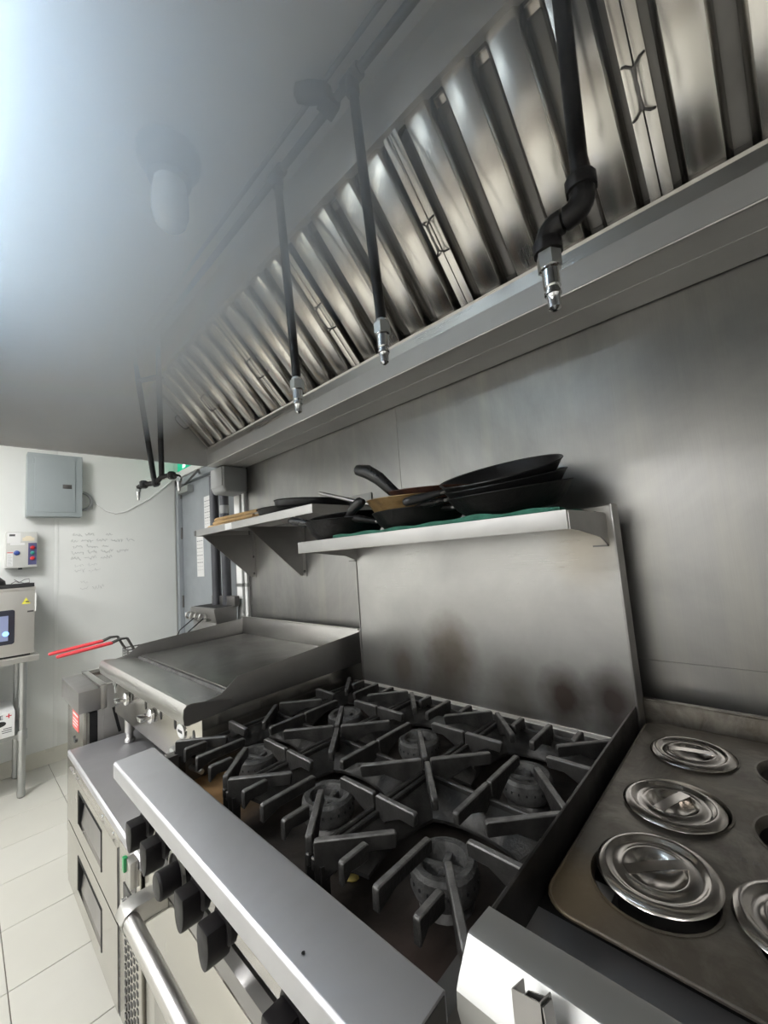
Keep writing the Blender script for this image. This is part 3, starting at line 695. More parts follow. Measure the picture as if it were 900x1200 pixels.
mc = build('machine_panel', MB().box(-1.422, BX1, BF - .004, BF + .02, .192, .640), 'steel_front', cb, .002)
build('thermostat', MB().box(-1.375, -1.262, BF - .006, BF - .003, .500, .552), 'black', mc)
build('thermostat_dial', MB().lathe([(.014, 0), (.018, .004), (.017, .016)], n=16).xf(Matrix.Translation((-1.32, BF - .006, .527)) @ Matrix.Rotation(R(90), 4, 'X')), 'chrome', mc)
build('maker_plate', MB().lathe([(.030, 0), (.030, .002)], n=20).xf(Matrix.Translation((-1.302, BF - .004, .585)) @ Matrix.Rotation(R(90), 4, 'X') @ Matrix.Diagonal((1.3, .75, 1, 1))), 'steel_dark', mc)
build('switch_box', MB().box(-1.285, -1.245, BF - .022, BF - .003, .600, .662), 'steel', mc, .003)
build('switch', MB().box(-1.292, -1.276, BF - .028, BF - .018, .630, .664), 'green', mc, .002)
gr = MB()
for i in range(5):
    for j in range(13):
        x = -1.372 + i * .026; z = .440 - j * .0195 - (i % 2) * .0
        gr.add([(x, BF - .0052, z), (x + .014, BF - .0052, z + .003), (x + .014, BF - .0052, z + .014), (x, BF - .0052, z + .011)] + [(x, BF - .0038, z), (x + .014, BF - .0038, z + .003), (x + .014, BF - .0038, z + .014), (x, BF - .0038, z + .011)],
               [(0, 1, 2, 3), (7, 6, 5, 4), (0, 4, 5, 1), (1, 5, 6, 2), (2, 6, 7, 3), (3, 7, 4, 0)])
build('vent_hole', gr, 'black', mc, kind='stuff')
for x, z in ((-2.19, .600), (-2.10, .612), (-2.02, .613), (-1.63, .622), (-1.50, .622)):
    build('screw', MB().lathe([(.0055, 0), (.005, .0025), (0, .0035)], n=10).xf(Matrix.Translation((x, BF - (.006 if z < .612 and x > -2.17 else .0), z)) @ Matrix.Rotation(R(90), 4, 'X')), 'chrome', cb)
for x in (BX0 + .08, BX1 - .08):
    for y in (.44, 1.02):
        c = build('caster', MB().lathe([(.030, -.014), (.040, -.012), (.040, .012), (.030, .014)], n=18).xf(Matrix.Translation((x, y, .040)) @ Matrix.Rotation(R(90), 4, 'Y')), 'rubber', cb)
        build('fork', MB().box(x - .022, x - .016, y - .02, y + .02, .035, .14).box(x + .016, x + .022, y - .02, y + .02, .035, .14).box(x - .03, x + .03, y - .03, y + .03, .13, .14), 'galv', c)

# ---------------------------------------------------------------- deep fryer at the far end of the line
FX0, FX1 = -2.685, -2.262
fy = thing('deep_fryer', 'narrow stainless steel deep fryer with a red label, at the far end of the line', 'fryer', (-2.48, .7, 0))
build('cabinet', MB().box(FX0, FX1 - .004, .44, 1.0, .12, .78), 'steel_dull', fy, .003)
build('top_cap', MB().box(FX0, FX1, .37, .452, .782, .874), 'steel_dull', fy, .002)
build('tank', MB().box(FX0, FX0 + .02, .452, 1.0, .78, .884).box(FX1 - .02, FX1, .452, 1.0, .78, .884).box(FX0, FX1, .452, .478, .78, .884).box(FX0, FX1, .98, 1.0, .78, .92), 'steel', fy, .003)
build('oil', MB().box(FX0 + .02, FX1 - .02, .478, .98, .80, .868), 'oil', fy)
dp = build('door', MB().box(FX0 + .004, FX1 - .055, .395, .44, .14, .772), 'steel_front', fy, .004)
build('red_label', MB().box(-2.545, -2.40, .3935, .3955, .665, .748), 'red_label', dp, label='red printed warning label')
build('label_print', MB().box(-2.53, -2.415, .3928, .3936, .728, .736).box(-2.53, -2.42, .3928, .3936, .708, .712).box(-2.53, -2.415, .3928, .3936, .694, .698).box(-2.53, -2.44, .3928, .3936, .68, .684), 'label_white', dp)
build('door_pull', MB().tube(arc((-2.47, .392, .640), .030, 200, 340, 8, (1, 0, 0), (0, 0, 1)), .004, 8), 'black', dp)
build('side_recess', MB().box(FX1 - .050, FX1 - .002, .41, .44, .30, .775), 'black', fy)
build('side_plate', MB().box(FX1 - .004, FX1, .462, 1.0, .14, .88), 'steel_dull', fy, .001)
build('drip_stain', MB().bar((FX1 + .0004, .50, .775), (FX1 + .0004, .525, .66), .0008, .012, up=(0, 1, 0)), 'black', fy)
fl_ = build('flue', MB().box(-2.62, -2.30, 1.0, 1.12, .78, 1.06).prism([(1.0, 1.06), (.985, 1.14), (1.0, 1.145), (1.12, 1.145), (1.12, 1.06)], 'X', -2.63, -2.29), 'steel_dull', fy, .003)
build('flue_riser', MB().box(-2.58, -2.27, 1.10, 1.13, 1.14, 1.20), 'steel_dark', fl_, .002)
build('flue_opening', MB().box(-2.615, -2.305, 1.004, 1.115, 1.144, 1.1465), 'matt_void', fl_)
hk = MB()
for i in range(4):
    x = -2.60 + i * .066
    hk.tube(arc((x, .968, 1.098), .018, -60, 250, 9, (0, 1, 0), (0, 0, 1)), .006, 8)
hk.box(-2.63, -2.36, .972, 1.0, 1.072, 1.084)
build('basket_hook', hk, 'steel', fl_)
for k in (0, 1):
    for y in (.50, .92):
        build('leg', MB().lathe([(.016, 0), (.022, .01), (.022, .12)], c=(FX0 + .06 + k * .30, y, 0), n=12), 'galv', fy)
def basket(x, dy, label):
    B = thing('fryer_basket', label, 'basket', (x, .62 + dy, .86), 'wire baskets in the fryer')
    h = build('handle', MB().tube([(x + .014, .50 + dy, 1.052), (x + .012, .535 + dy, 1.064), (x + .010, .565 + dy, 1.062), (x + .008, .59 + dy, 1.01), (x + .006, .60 + dy, .995)], .0046, 8)
              .tube([(x - .014, .50 + dy, 1.052), (x - .012, .535 + dy, 1.064), (x - .010, .565 + dy, 1.062), (x - .008, .59 + dy, 1.01), (x - .006, .60 + dy, .995)], .0046, 8), 'steel_dark', B)
    y0, y1 = .295 + dy, .50 + dy
    build('grip', MB().tube([(x + .014, y1, 1.052), (x + .014, y0 + .02, 1.036), (x + .006, y0, 1.033), (x - .006, y0, 1.033), (x - .014, y0 + .02, 1.036), (x - .014, y1, 1.052)], .0062, 10), 'red_grip', h, label='red rubber grip')
    wv = MB(); x0, x1, ya, yb, z0, z1 = x - .052, x + .052, .60 + dy, .86, .875, .99
    for i in range(9):
        z = z0 + (z1 - z0) * i / 8
        wv.tube([(x0, ya, z), (x1, ya, z), (x1, yb, z), (x0, yb, z)], .0012 if i < 8 else .003, 4, closed=True)
    for i in range(12):
        y = ya + (yb - ya) * i / 11; wv.tube([(x0, y, z1), (x0, y, z0), (x1, y, z0), (x1, y, z1)], .0012, 4)
    for i in range(1, 6):
        xx = x0 + (x1 - x0) * i / 6; wv.tube([(xx, ya, z1), (xx, ya, z0), (xx, yb, z0), (xx, yb, z1)], .0012, 4)
    build('mesh', wv, 'steel_dark', B, kind='stuff')
    build('hanger', MB().tube([(x - .04, yb, .985), (x - .04, yb + .02, 1.03), (x - .038, .965, 1.09)], .0035, 6), 'black', B)
basket(-2.47, 0, 'wire fryer basket with red handle, the farther one from the viewer')
basket(-2.345, .012, 'wire fryer basket with red handle, the one next to the griddle')

# ---------------------------------------------------------------- conduits and grey box behind the fryer
for x, y, z0, z1, r, lab in ((-2.50, 1.10, 1.145, HZ - .003, .028, 'dark grey vertical conduit left of the other, behind the fryer'), (-2.395, 1.115, 1.145, HZ - .003, .027, 'dark grey vertical conduit with a pale collar under the grey box')):
    c = thing('conduit', lab, 'pipe', (x, y, z0), 'vertical conduits behind the fryer')
    build('tube', MB().tube([(x, y, z0), (x, y, z1)], r, 18), 'pipe', c)
    if x > -2.45: build('collar', MB().lathe([(r + .003, 0), (r + .003, .05)], c=(x, y, 1.70), n=18), 'plastic_grey', c)
jb = thing('junction_box', 'grey plastic junction box with rounded lower corners under the hood edge', 'box', (-2.26, 1.14, 1.80))
build('box', MB().prism([(1.03, 1.80), (1.015, 1.83), (1.015, 1.952), (1.162, 1.952), (1.162, 1.80)], 'X', -2.345, -2.18), 'plastic_grey', jb, .014, seg=3)
build('cover', MB().box(-2.335, -2.19, 1.010, 1.016, 1.835, 1.945), 'plastic_grey', jb, .004)
for x, r, m_, lab in ((-2.305, .034, 'white_paint', 'white cable trunking running down from the grey junction box'), (-2.222, .010, 'white_paint', 'thin white conduit running down beside the steel wall edge')):
    cc = thing('wall_conduit', lab, 'pipe', (x, 1.16, .9))
    build('tube', MB().box(x - r, x + r, 1.15, 1.168, .95, 1.803), m_, cc, .003)
    build('clip', MB().box(x - r - .004, x + r + .004, 1.148, 1.169, 1.25, 1.27), 'galv', cc)

# ---------------------------------------------------------------- wall shelf over the griddle
WF = .86
ws = thing('wall_shelf', 'stainless steel wall shelf on triangular brackets above the griddle', 'shelf', (-1.68, 1.0, 1.547))
build('shelf_board', MB().prism([(WF, 1.547), (WF, 1.580), (WALL_Y - .006, 1.580), (WALL_Y - .006, 1.64), (WALL_Y - .002, 1.64), (WALL_Y - .002, 1.576), (WF + .003, 1.576), (WF + .003, 1.550), (WF + .02, 1.550), (WF + .02, 1.547)], 'X', -2.205, -1.158), 'steel_shelf', ws, .001)
build('shelf_end', MB().box(-1.1605, -1.157, WF, WALL_Y - .002, 1.547, 1.580), 'steel', ws)
build('shelf_end', MB().box(-2.206, -2.203, WF, WALL_Y - .002, 1.547, 1.580), 'steel', ws)
build('edge_cap', MB().box(-2.210, -2.185, WF - .003, WF + .01, 1.549, 1.578), 'steel_dark', ws, .004)
build('price_strip', MB().box(-1.845, -1.775, WF - .0012, WF, 1.549, 1.578), 'label_white', ws)
for x in (-2.165, -1.672):
    br = build('bracket', MB().prism([(WF + .02, 1.548), (WALL_Y - .002, 1.548), (WALL_Y - .002, 1.305), (WALL_Y - .018, 1.305)], 'X', x, x + .003).box(x, x + .03, WALL_Y - .004, WALL_Y - .001, 1.30, 1.545), 'steel_dull', ws)
    for z in (1.325, 1.42):
        build('bolt', MB().lathe([(.007, 0), (.006, .005), (0, .006)], n=8).xf(Matrix.Translation((x + .016, WALL_Y - .004, z)) @ Matrix.Rotation(R(90), 4, 'X')), 'steel_dark', br)
sticks = [(-2.185, .925, -1.745, .945, 1.591, 'lowest wooden stick at the front of the bundle on the wall shelf'), (-2.15, .962, -1.73, .968, 1.591, 'second wooden stick lying on the wall shelf behind the front one'),
          (-2.19, .996, -1.74, .992, 1.591, 'wooden stick at the back of the bundle on the wall shelf'), (-2.16, .945, -1.75, .958, 1.612, 'wooden stick in the middle layer of the bundle, in front'),
          (-2.20, .982, -1.735, .980, 1.612, 'wooden stick in the middle layer of the bundle, behind'), (-2.17, .958, -1.74, .972, 1.633, 'topmost wooden stick of the bundle on the wall shelf')]
for x0, y0, x1, y1, z, lab in sticks:
    tag(build('wooden_stick', MB().tube([(x0, y0, z), (x0 + .02, y0, z), ((x0 + x1) / 2, (y0 + y1) / 2 + .004, z), (x1, y1, z)], [.007, .0105, .010, .008], 8), 'wood'), lab, 'stick', 'wooden sticks on the wall shelf')
def pan(c, r, depth, base_r, mat, label, tilt=(0, 0), handle=None, group=None, cat='pan', name='frying_pan', inner=None):
    """c = centre of the base; tilt = rotation about x and y (degrees); handle = list of points in pan space"""
    P = thing(name, label, cat, c, group)
    M = Matrix.Translation(c) @ Matrix.Rotation(R(tilt[0]), 4, 'X') @ Matrix.Rotation(R(tilt[1]), 4, 'Y')
    prof = [(0, 0), (base_r * .96, 0), (base_r, .003), (base_r + (r - base_r) * .45, depth * .36), (r - .004, depth * .93), (r, depth), (r - .001, depth + .002), (r - .006, depth), (base_r + (r - base_r) * .42, depth * .40), (base_r - .003, .006), (0, .005)]
    build('body', MB().lathe(prof, n=44).xf(M), mat, P)
    if handle:
        pts, rs, hm = handle
        M2 = M
        h = build('handle', MB().tube(pts, rs, 10).xf(M2), hm, P, sharp=60)
        d = (Vector(pts[1]) - Vector(pts[0])).normalized()
        build('rivet_plate', MB().bar(Vector(pts[0]) - d * .006, Vector(pts[0]) + d * .012, .022, .008).xf(M2), 'steel_dark', h, .003)
    return P, M
pan((-1.50, 1.005, 1.580), .150, .028, .135, 'soot_pan', 'black shallow pan at the bottom of the pair on the wall shelf', group='black pans on the wall shelf')
pan((-1.36, 1.015, 1.5975), .160, .028, .150, 'nonstick', 'wide black shallow pan lying over the other on the wall shelf', tilt=(0, 4), group='black pans on the wall shelf')

# ---------------------------------------------------------------- pans on the range shelf
SZ = 1.443
cl = MB(); nx, ny = 40, 12; random.seed(3)
tp = []
for i in range(nx + 1):
    for j in range(ny + 1):
        x = -.985 + .70 * i / nx; y = .806 + .232 * j / ny
        z = SZ + .003 + .002 * math.sin(i * .9 + j * .7) + (.006 if j == 0 else (.003 if j == 1 else 0)) + .004 * max(0, math.sin(i * .35 - 2)) * (i > 24)
        tp.append((x + .004 * math.sin(j * 1.3), y + .003 * math.sin(i * .8) * (j < 2), z))
k = ny + 1
bt = [(x, y, SZ + .0005) for x, y, z in tp]; n_ = len(tp)
fs = [(i * k + j, (i + 1) * k + j, (i + 1) * k + j + 1, i * k + j + 1) for i in range(nx) for j in range(ny)]
fs += [tuple(n_ + q for q in f[::-1]) for f in fs[:]]
edge = [i * k for i in range(nx + 1)] + [nx * k + j for j in range(1, k)] + [i * k + ny for i in range(nx - 1, -1, -1)] + [j for j in range(ny - 1, 0, -1)]
fs += [(edge[i], edge[(i + 1) % len(edge)], n_ + edge[(i + 1) % len(edge)], n_ + edge[i]) for i in range(len(edge))]
tag(build('shelf_cloth', cl.add(tp + bt, fs), 'cloth'), 'green cloth spread under the pans on the range shelf', 'cloth')
GP = 'pans stacked on the range shelf'
z0 = SZ + .009
hand = lambda a, r0, ln, rise, fat=.012: ([Vector((math.cos(R(a)) * (r0 + ln * t), math.sin(R(a)) * (r0 + ln * t), .03 + rise * t)) for t in (0, .25, .5, .8, .95, 1.0)], [fat * .6, fat * .75, fat, fat * 1.05, fat * .9, fat * .4])
pan((-.445, .93, z0 + .014), .150, .052, .108, 'soot_pan', 'sooty black frying pan at the bottom of the right stack on the range shelf', (8, 0), (*hand(195, .135, .12, .012), 'soot_pan'), GP)
pan((-.452, .928, z0 + .042), .149, .048, .108, 'nonstick', 'black frying pan in the middle of the right stack on the range shelf', (12, 0), (*hand(205, .14, .13, .0), 'black'), GP)
pan((-.458, .925, z0 + .070), .150, .046, .110, 'nonstick', 'black frying pan on top of the right stack on the range shelf', (18, 1), (*hand(215, .14, .11, .0), 'black'), GP)
pan((-.73, .93, z0 + .001), .140, .050, .105, 'soot_pan', 'sooty black pan at the bottom of the middle stack on the range shelf', (2, 0), (*hand(200, .13, .12, .03), 'soot_pan'), GP)
pan((-.73, .925, z0 + .036), .150, .052, .112, 'brown_pan', 'brown stained pan with a long thin steel handle on the range shelf', (3, 2), ([Vector((-.145, -.01, .045)), Vector((-.20, -.02, .055)), Vector((-.30, -.03, .085)), Vector((-.395, -.04, .112)), Vector((-.405, -.04, .115))], [.006, .007, .0065, .0065, .006], 'steel_dull'), GP)
pan((-.68, .935, z0 + .060), .128, .044, .095, 'red_pan', 'dark reddish pan with a raised black handle on the range shelf', (3, 3), ([Vector((-.10, -.03, .038)), Vector((-.125, -.035, .055)), Vector((-.16, -.05, .095)), Vector((-.20, -.06, .122)), Vector((-.235, -.07, .132)), Vector((-.243, -.072, .133))], [.013, .018, .021, .022, .017, .007], 'black'), GP)
build('hang_ring', MB().ring([(.008, -.002), (.013, -.002), (.013, .002), (.008, .002)], n=16).xf(Matrix.Translation((-.895, .856, z0 + .199)) @ Matrix.Rotation(R(80), 4, 'X')), 'chrome', [o for o in bpy.data.objects if o.get('label', '').startswith('dark reddish')][0])
pan((-1.045, .915, SZ + .001), .140, .060, .100, 'soot_pan', 'small flared black pan at the left end of the range shelf', (0, 0), ([Vector((.075, -.06, .062)), Vector((.10, -.065, .074)), Vector((.13, -.07, .092)), Vector((.155, -.07, .102)), Vector((.17, -.07, .102))], [.010, .014, .017, .017, .008], 'black'), GP)
pan((-1.04, .92, SZ + .038), .125, .042, .095, 'soot_pan', 'black pan nested in the small flared pan at the left end of the range shelf', (3, -2), ([Vector((-.115, -.06, .030)), Vector((-.15, -.075, .042)), Vector((-.19, -.09, .056)), Vector((-.205, -.095, .058))], [.012, .014, .016, .009], 'black'), GP)

# ---------------------------------------------------------------- second griddle with the perforated plate and lids
KX0, KX1 = -.262, .60
kg = thing('griddle', 'counter griddle right of the range, covered by a rusty plate with round holes', 'griddle', (.15, .75, .66))
build('body', MB().box(KX0 + .012, KX1, .42, 1.12, .72, .93), 'steel_dark', kg, .003)
build('side_splash', MB().prism([(.40, .90), (.40, .998), (1.10, 1.002), (1.10, .90)], 'X', KX0, KX0 + .004), 'oiled_side_floor_shade', kg, .0008)
build('back_splash', MB().box(KX0, KX1, 1.098, 1.104, .90, 1.004).box(KX0, KX1, 1.098, 1.112, 1.001, 1.006), 'sheet_plate', kg, .001)
build('cook_plate', MB().box(KX0 + .004, KX1, .500, 1.098, .92, .940), 'oiled_side_floor_shade', kg)  # floor under the holed plate darkened, its shade put into the colour
build('front_floor', MB().box(KX0 + .004, KX1, .40, .4995, .92, .940), 'steel_rail', kg)
build('front_gutter', MB().prism([(.405, .940), (.405, .985), (.398, .997), (.395, .990), (.398, .94)], 'X', KX0 + .004, KX1), 'steel_rail', kg)
build('bullnose', MB().prism([(.410, .986), (.400, 1.0), (.361, 1.003), (.358, 1.002), (.337, .978), (.332, .970), (.331, .955), (.336, .935), (.345, .930), (.345, .955), (.356, .988), (.40, .990)], 'X', KX0 - .002, KX1), 'bullnose', kg, sharp=24)
for x in (KX0 + .08, KX1 - .08):
    for y in (.48, 1.04):
        build('leg', MB().lathe([(.02, .66), (.02, .675), (.016, .68), (.016, .72)], c=(x, y, 0), n=12), 'galv', kg)
kb = thing('equipment_stand', 'stainless steel stand carrying the griddle right of the range', 'stand', (.15, .75, 0))
build('top', MB().box(KX0, KX1, .38, 1.12, .62, .66), 'steel', kb, .003)
build('shelf', MB().box(KX0 + .02, KX1 - .02, .40, 1.10, .22, .24), 'steel', kb, .003)
for x in (KX0 + .04, KX1 - .04):
    for y in (.42, 1.08): build('leg', MB().tube([(x, y, 0), (x, y, .62)], .02, 12), 'galv', kb)

# perforated plate: rounded sheet with round holes, rims rolled down, resting on four feet
PX0, PX1, PY0, PY1, PZT = -.243, .40, .476, 1.072, .968
HR = .066
hx = [-.150, .005, .165, .325]; hy = [.580, .770, .955]
bm = bmesh.new()
out = [bm.verts.new((x, y, PZT)) for x, y in rr(PX0, PX1, PY0, PY1, .035, 6)]
edges = [bm.edges.new((out[i], out[(i + 1) % len(out)])) for i in range(len(out))]
for cx in hx[:4]:
    for cy in hy:
        if cx + HR > PX1 - .01: continue
        v = [bm.verts.new((cx + HR * math.cos(2 * math.pi * i / 40), cy + HR * math.sin(2 * math.pi * i / 40), PZT)) for i in range(40)]
        edges += [bm.edges.new((v[i], v[(i + 1) % 40])) for i in range(40)]
bmesh.ops.triangle_fill(bm, use_beauty=True, edges=edges)
# throw away triangles that filled a hole
dead = [f for f in bm.faces if any((f.calc_center_median().xy - Vector((cx, cy))).length < HR * .96 and all((v.co.xy - Vector((cx, cy))).length < HR * 1.02 for v in f.verts) for cx in hx for cy in hy)]
bmesh.ops.delete(bm, geom=dead, context='FACES_ONLY')
ext = bmesh.ops.extrude_face_region(bm, geom=bm.faces[:])
for g in ext['geom']:
    if isinstance(g, bmesh.types.BMVert): g.co.z -= .0025
bmesh.ops.recalc_face_normals(bm, faces=bm.faces)
pl = thing('holed_plate', 'brown stained steel plate with round holes lying on the right griddle', 'tray', (.08, .77, .94))
me = bpy.data.meshes.new('sheet'); bm.transform(Matrix.Translation((-.08, -.77, -.94))); bm.to_mesh(me); bm.free()
me.polygons.foreach_set('use_smooth', [True] * len(me.polygons)); me.set_sharp_from_angle(angle=R(30))
me.materials.append(MT['sheet_plate']); so = bpy.data.objects.new('sheet', me); COL.objects.link(so); so.parent = pl
build('edge_bead', MB().tube([(x, y, PZT - .001) for x, y in rr(PX0, PX1, PY0, PY1, .035, 6)], .0022, 6, closed=True), 'sheet_plate', pl)
for cx in hx:
    for cy in hy:
        if cx + HR > PX1 - .01: continue
        build('hole_rim', MB().ring([(HR, PZT + .0015), (HR + .003, PZT + .001), (HR + .002, PZT - .002), (HR - .001, PZT - .012), (HR - .003, PZT - .012), (HR - .002, PZT - .001)], c=(cx, cy, 0), n=40), 'sheet_plate', pl)
for x in (PX0 + .05, PX1 - .05):
    for y in (PY0 + .06, PY1 - .03): build('foot', MB().box(x - .012, x + .012, y - .012, y + .012, .940, PZT - .0025), 'steel_dark', pl)
mk = MB().ring([(.0030, PZT), (.0038, PZT), (.0038, PZT + .0003), (.0030, PZT + .0003)], c=(-.070, .688, 0), n=8)
for dx, dy, ww, hh in ((.006, 0, .0008, .008), (.0088, .003, .005, .0008), (.0112, .0012, .0008, .004), (.0088, -.0006, .005, .0008)):
    mk.box(-.067 + dx - ww / 2, -.067 + dx + ww / 2, .688 + dy - hh / 2, .688 + dy + hh / 2, PZT, PZT + .0003)
build('stamped_mark', mk, 'steel_dark', pl)
def pot_lid(x, y, z, rot, label, tilt=(0, 0), r=.0655):
    L = thing('pot_lid', label, 'lid', (x, y, z), 'round steel lids on the holed plate')
    M = Matrix.Translation((x, y, z)) @ Matrix.Rotation(R(tilt[0]), 4, 'X') @ Matrix.Rotation(R(tilt[1]), 4, 'Y') @ Matrix.Rotation(R(rot), 4, 'Z')
    prof = [(0, -.010), (.016, -.0085), (.028, -.002), (.0325, .0045), (.035, .0052), (.038, .0035), (.045, .0020), (.0495, .0025), (.052, .0062), (.0555, .0068), (.062, .0042), (r - .001, .0025), (r, .0012), (r - .001, .0005), (.0555, .0052), (.052, .0044), (.049, .0008), (.038, .0018), (.0325, .003), (.027, -.0035), (.016, -.010), (0, -.0115)]
    build('disc', MB().lathe(prof, n=56).xf(M), 'lid_steel', L, sharp=80)
    vs = []; w_ = .0075
    for i in range(9):
        t = -1 + 2 * i / 8; vs += [(-w_, .0345 * t, .0062 + .0012 * (1 - t * t)), (w_, .0345 * t, .0062 + .0012 * (1 - t * t)), (w_, .0345 * t, .0050 + .0012 * (1 - t * t)), (-w_, .0345 * t, .0050 + .0012 * (1 - t * t))]
    f_ = [(i * 4 + j, i * 4 + (j + 1) % 4, i * 4 + 4 + (j + 1) % 4, i * 4 + 4 + j) for i in range(8) for j in range(4)] + [(0, 1, 2, 3), (35, 34, 33, 32)]
    build('strap_handle', MB().add(vs, f_).xf(M), 'lid_steel', L)
pot_lid(-.150, .948, PZT + .002, -78, 'farthest steel lid in the row along the left edge of the holed plate')
pot_lid(-.153, .756, PZT + .003, -22, 'middle steel lid of the row along the left edge of the holed plate')
pot_lid(-.147, .594, PZT + .006, -52, 'nearest steel lid of the left row, pushed aside so its hole shows', (3, -2))
pot_lid(-.014, .603, PZT + .003, 35, 'steel lid cut by the right picture edge, in front of the second row')

# tongs leaning on the front of the right griddle
tg = thing('tongs', 'steel tongs standing against the front of the right griddle', 'tongs', (-.16, .30, .80))
p0, p1 = Vector((-.186, .322, 1.022)), Vector((-.150, .262, .82))
d = (p1 - p0).normalized(); a = d.cross(Vector((0, 1, 0))).normalized(); b = d.cross(a).normalized()
TM = Matrix((a, b, d)).transposed().to_4x4(); TM.translation = p0
def channel(wd, dep, L, t=.0012, flare=0):
    pr = [(-wd, -dep), (-wd, 0), (wd, 0), (wd, -dep), (wd - t, -dep), (wd - t, -t), (-wd + t, -t), (-wd + t, -dep)]
    return MB().prism(pr, 'Z', 0, L)
build('outer_arm', channel(.0125, .019, .21).xf(TM), 'steel_dull', tg)
build('inner_arm', channel(.0105, .015, .21).xf(TM @ Matrix.Translation((.004, -.016, .003)) @ Matrix.Rotation(R(180), 4, 'Z') @ Matrix.Rotation(R(-6), 4, 'Y')), 'steel_dull', tg)
build('hinge_pin', MB().tube([(-.0125, -.009, .045), (.0125, -.009, .045)], .0035, 10).xf(TM), 'steel', tg)

# ---------------------------------------------------------------- things on and by the white wall
XW = ROOM_X0
eb = thing('electrical_box', 'grey metal electrical panel box high on the white wall', 'box', (XW + .055, .505, 1.862))
build('case', MB().box(XW, XW + .095, .335, .676, 1.862, 2.358), 'box_grey', eb, .004)
build('cover', MB().box(XW + .095, XW + .105, .335, .676, 1.862, 2.358), 'box_grey', eb, .003)
dd = build('door', MB().box(XW + .104, XW + .112, .378, .630, 1.895, 2.325), 'box_grey', eb, .004)
build('latch', MB().box(XW + .111, XW + .116, .548, .606, 2.085, 2.118), 'steel_dark', dd, .002)
for z in (1.92, 2.27): build('hinge', MB().box(XW + .104, XW + .110, .368, .379, z, z + .04), 'box_grey', dd)
build('flexible_conduit', MB().tube(arc((XW + .03, .676, 2.0), .075, 90, -90, 14, (0, 1, 0), (0, 0, 1)), .012, 10), 'plastic_grey', eb)
tag(build('wall_cable', MB().tube([(XW + .006, .70, 1.925), (XW + .006, .765, 1.94), (XW + .006, .772, 2.0), (XW + .006, .80, 1.975), (XW + .006, .86, 1.925), (XW + .006, .93, 1.905), (XW + .006, 1.01, 1.925), (XW + .006, 1.10, 1.985), (XW + .006, 1.20, 2.05), (XW + .006, 1.30, 2.14), (XW + .006, 1.41, 2.25)], .006, 8), 'label_white'), 'white cable sagging along the white wall beside the electrical box', 'cable')
cx_ = thing('control_box', 'small beige control box with red and green buttons on the white wall', 'control box', (XW + .045, .314, 1.477))
build('case', MB().box(XW, XW + .085, .226, .402, 1.477, 1.744), 'panel_beige', cx_, .004)
xf = XW + .085
build('face_label', MB().box(xf, xf + .001, .232, .306, 1.662, 1.738).box(xf, xf + .001, .25, .33, 1.646, 1.663), 'label_white', cx_)
build('logo_mark', MB().box(xf + .001, xf + .0015, .244, .276, 1.712, 1.727), 'ink', cx_)
build('window', MB().box(xf, xf + .002, .306, .396, 1.672, 1.738), 'panel_beige', cx_, .0008)
build('window_card', MB().box(xf + .002, xf + .003, .316, .384, 1.676, 1.700).prism([(.325, 1.700), (.338, 1.713), (.362, 1.713), (.375, 1.700)], 'X', xf + .002, xf + .003), 'label_cream', cx_)
build('button_plate', MB().box(xf, xf + .002, .350, .398, 1.496, 1.660), 'navy', cx_)
def button(y, z, mat, r=.012):
    build('button', MB().lathe([(r * 1.15, 0), (r * 1.15, .004), (r, .005), (r, .010), (r * .7, .013), (0, .0135)], n=20).xf(Matrix.Translation((xf + .001, y, z)) @ Matrix.Rotation(R(90), 4, 'Y')), mat, cx_)
button(.374, 1.624, 'red', .0125); button(.374, 1.584, 'teal', .011); button(.374, 1.544, 'red', .012); button(.286, 1.588, 'blue', .015)
build('side_label', MB().box(xf, xf + .001, .234, .266, 1.492, 1.590), 'label_white', cx_)
build('side_label_stripe', MB().box(xf + .001, xf + .0014, .234, .266, 1.588, 1.594), 'red_label', cx_)
sl_ = MB()
for i in range(9): sl_.box(xf + .001, xf + .0013, .238, .262 - (i % 3) * .004, 1.50 + i * .009, 1.503 + i * .009)
build('side_label_print', sl_, 'faint_ink', cx_, kind='stuff')
build('cable_gland', MB().lathe([(.012, 0), (.012, -.012)], c=(XW + .045, .31, 1.477), n=12), 'black', cx_)

wt = thing('work_table', 'stainless steel work table with tubular legs against the white wall', 'table', (XW + .25, -.2, 0))
TX0, TX1, TY0, TY1, TZ = XW + .02, -3.62, -.95, .378, .885
build('table_top', MB().prism([(TX0, TZ), (TX1 - .004, TZ), (TX1, TZ - .004), (TX1, TZ - .036), (TX1 - .012, TZ - .036), (TX1 - .012, TZ - .012), (TX0, TZ - .012)], 'Y', TY0, TY1).box(TX0, TX1 - .004, TY1 - .006, TY1, TZ - .036, TZ - .002), 'oven_steel', wt, .001)
build('under_shelf', MB().box(TX0 + .02, TX1 - .03, TY0 + .05, TY1 - .05, .375, .397), 'galv', wt, .003)
for x in (TX0 + .05, TX1 - .045):
    for y in (TY0 + .07, TY1 - .075):
        lg = build('leg', MB().tube([(x, y, .07), (x, y, TZ - .012)], .0205, 16), 'galv', wt)
        build('foot', MB().lathe([(.012, 0), (.020, .006), (.022, .03), (.0195, .05), (.0195, .075)], c=(x, y, 0), n=14), 'galv', lg)
        build('shelf_collar', MB().lathe([(.027, .355), (.028, .36), (.028, .41), (.026, .415)], c=(x, y, 0), n=14).box(x - .03, x, y - .035, y, .37, .40), 'galv', lg)
ov = thing('countertop_oven', 'stainless steel countertop oven with a touch screen on the work table', 'oven', (-3.85, .05, TZ))
OX, OY0, OY1, OZ0, OZ1 = -3.65, -.33, .356, TZ + .012, 1.335
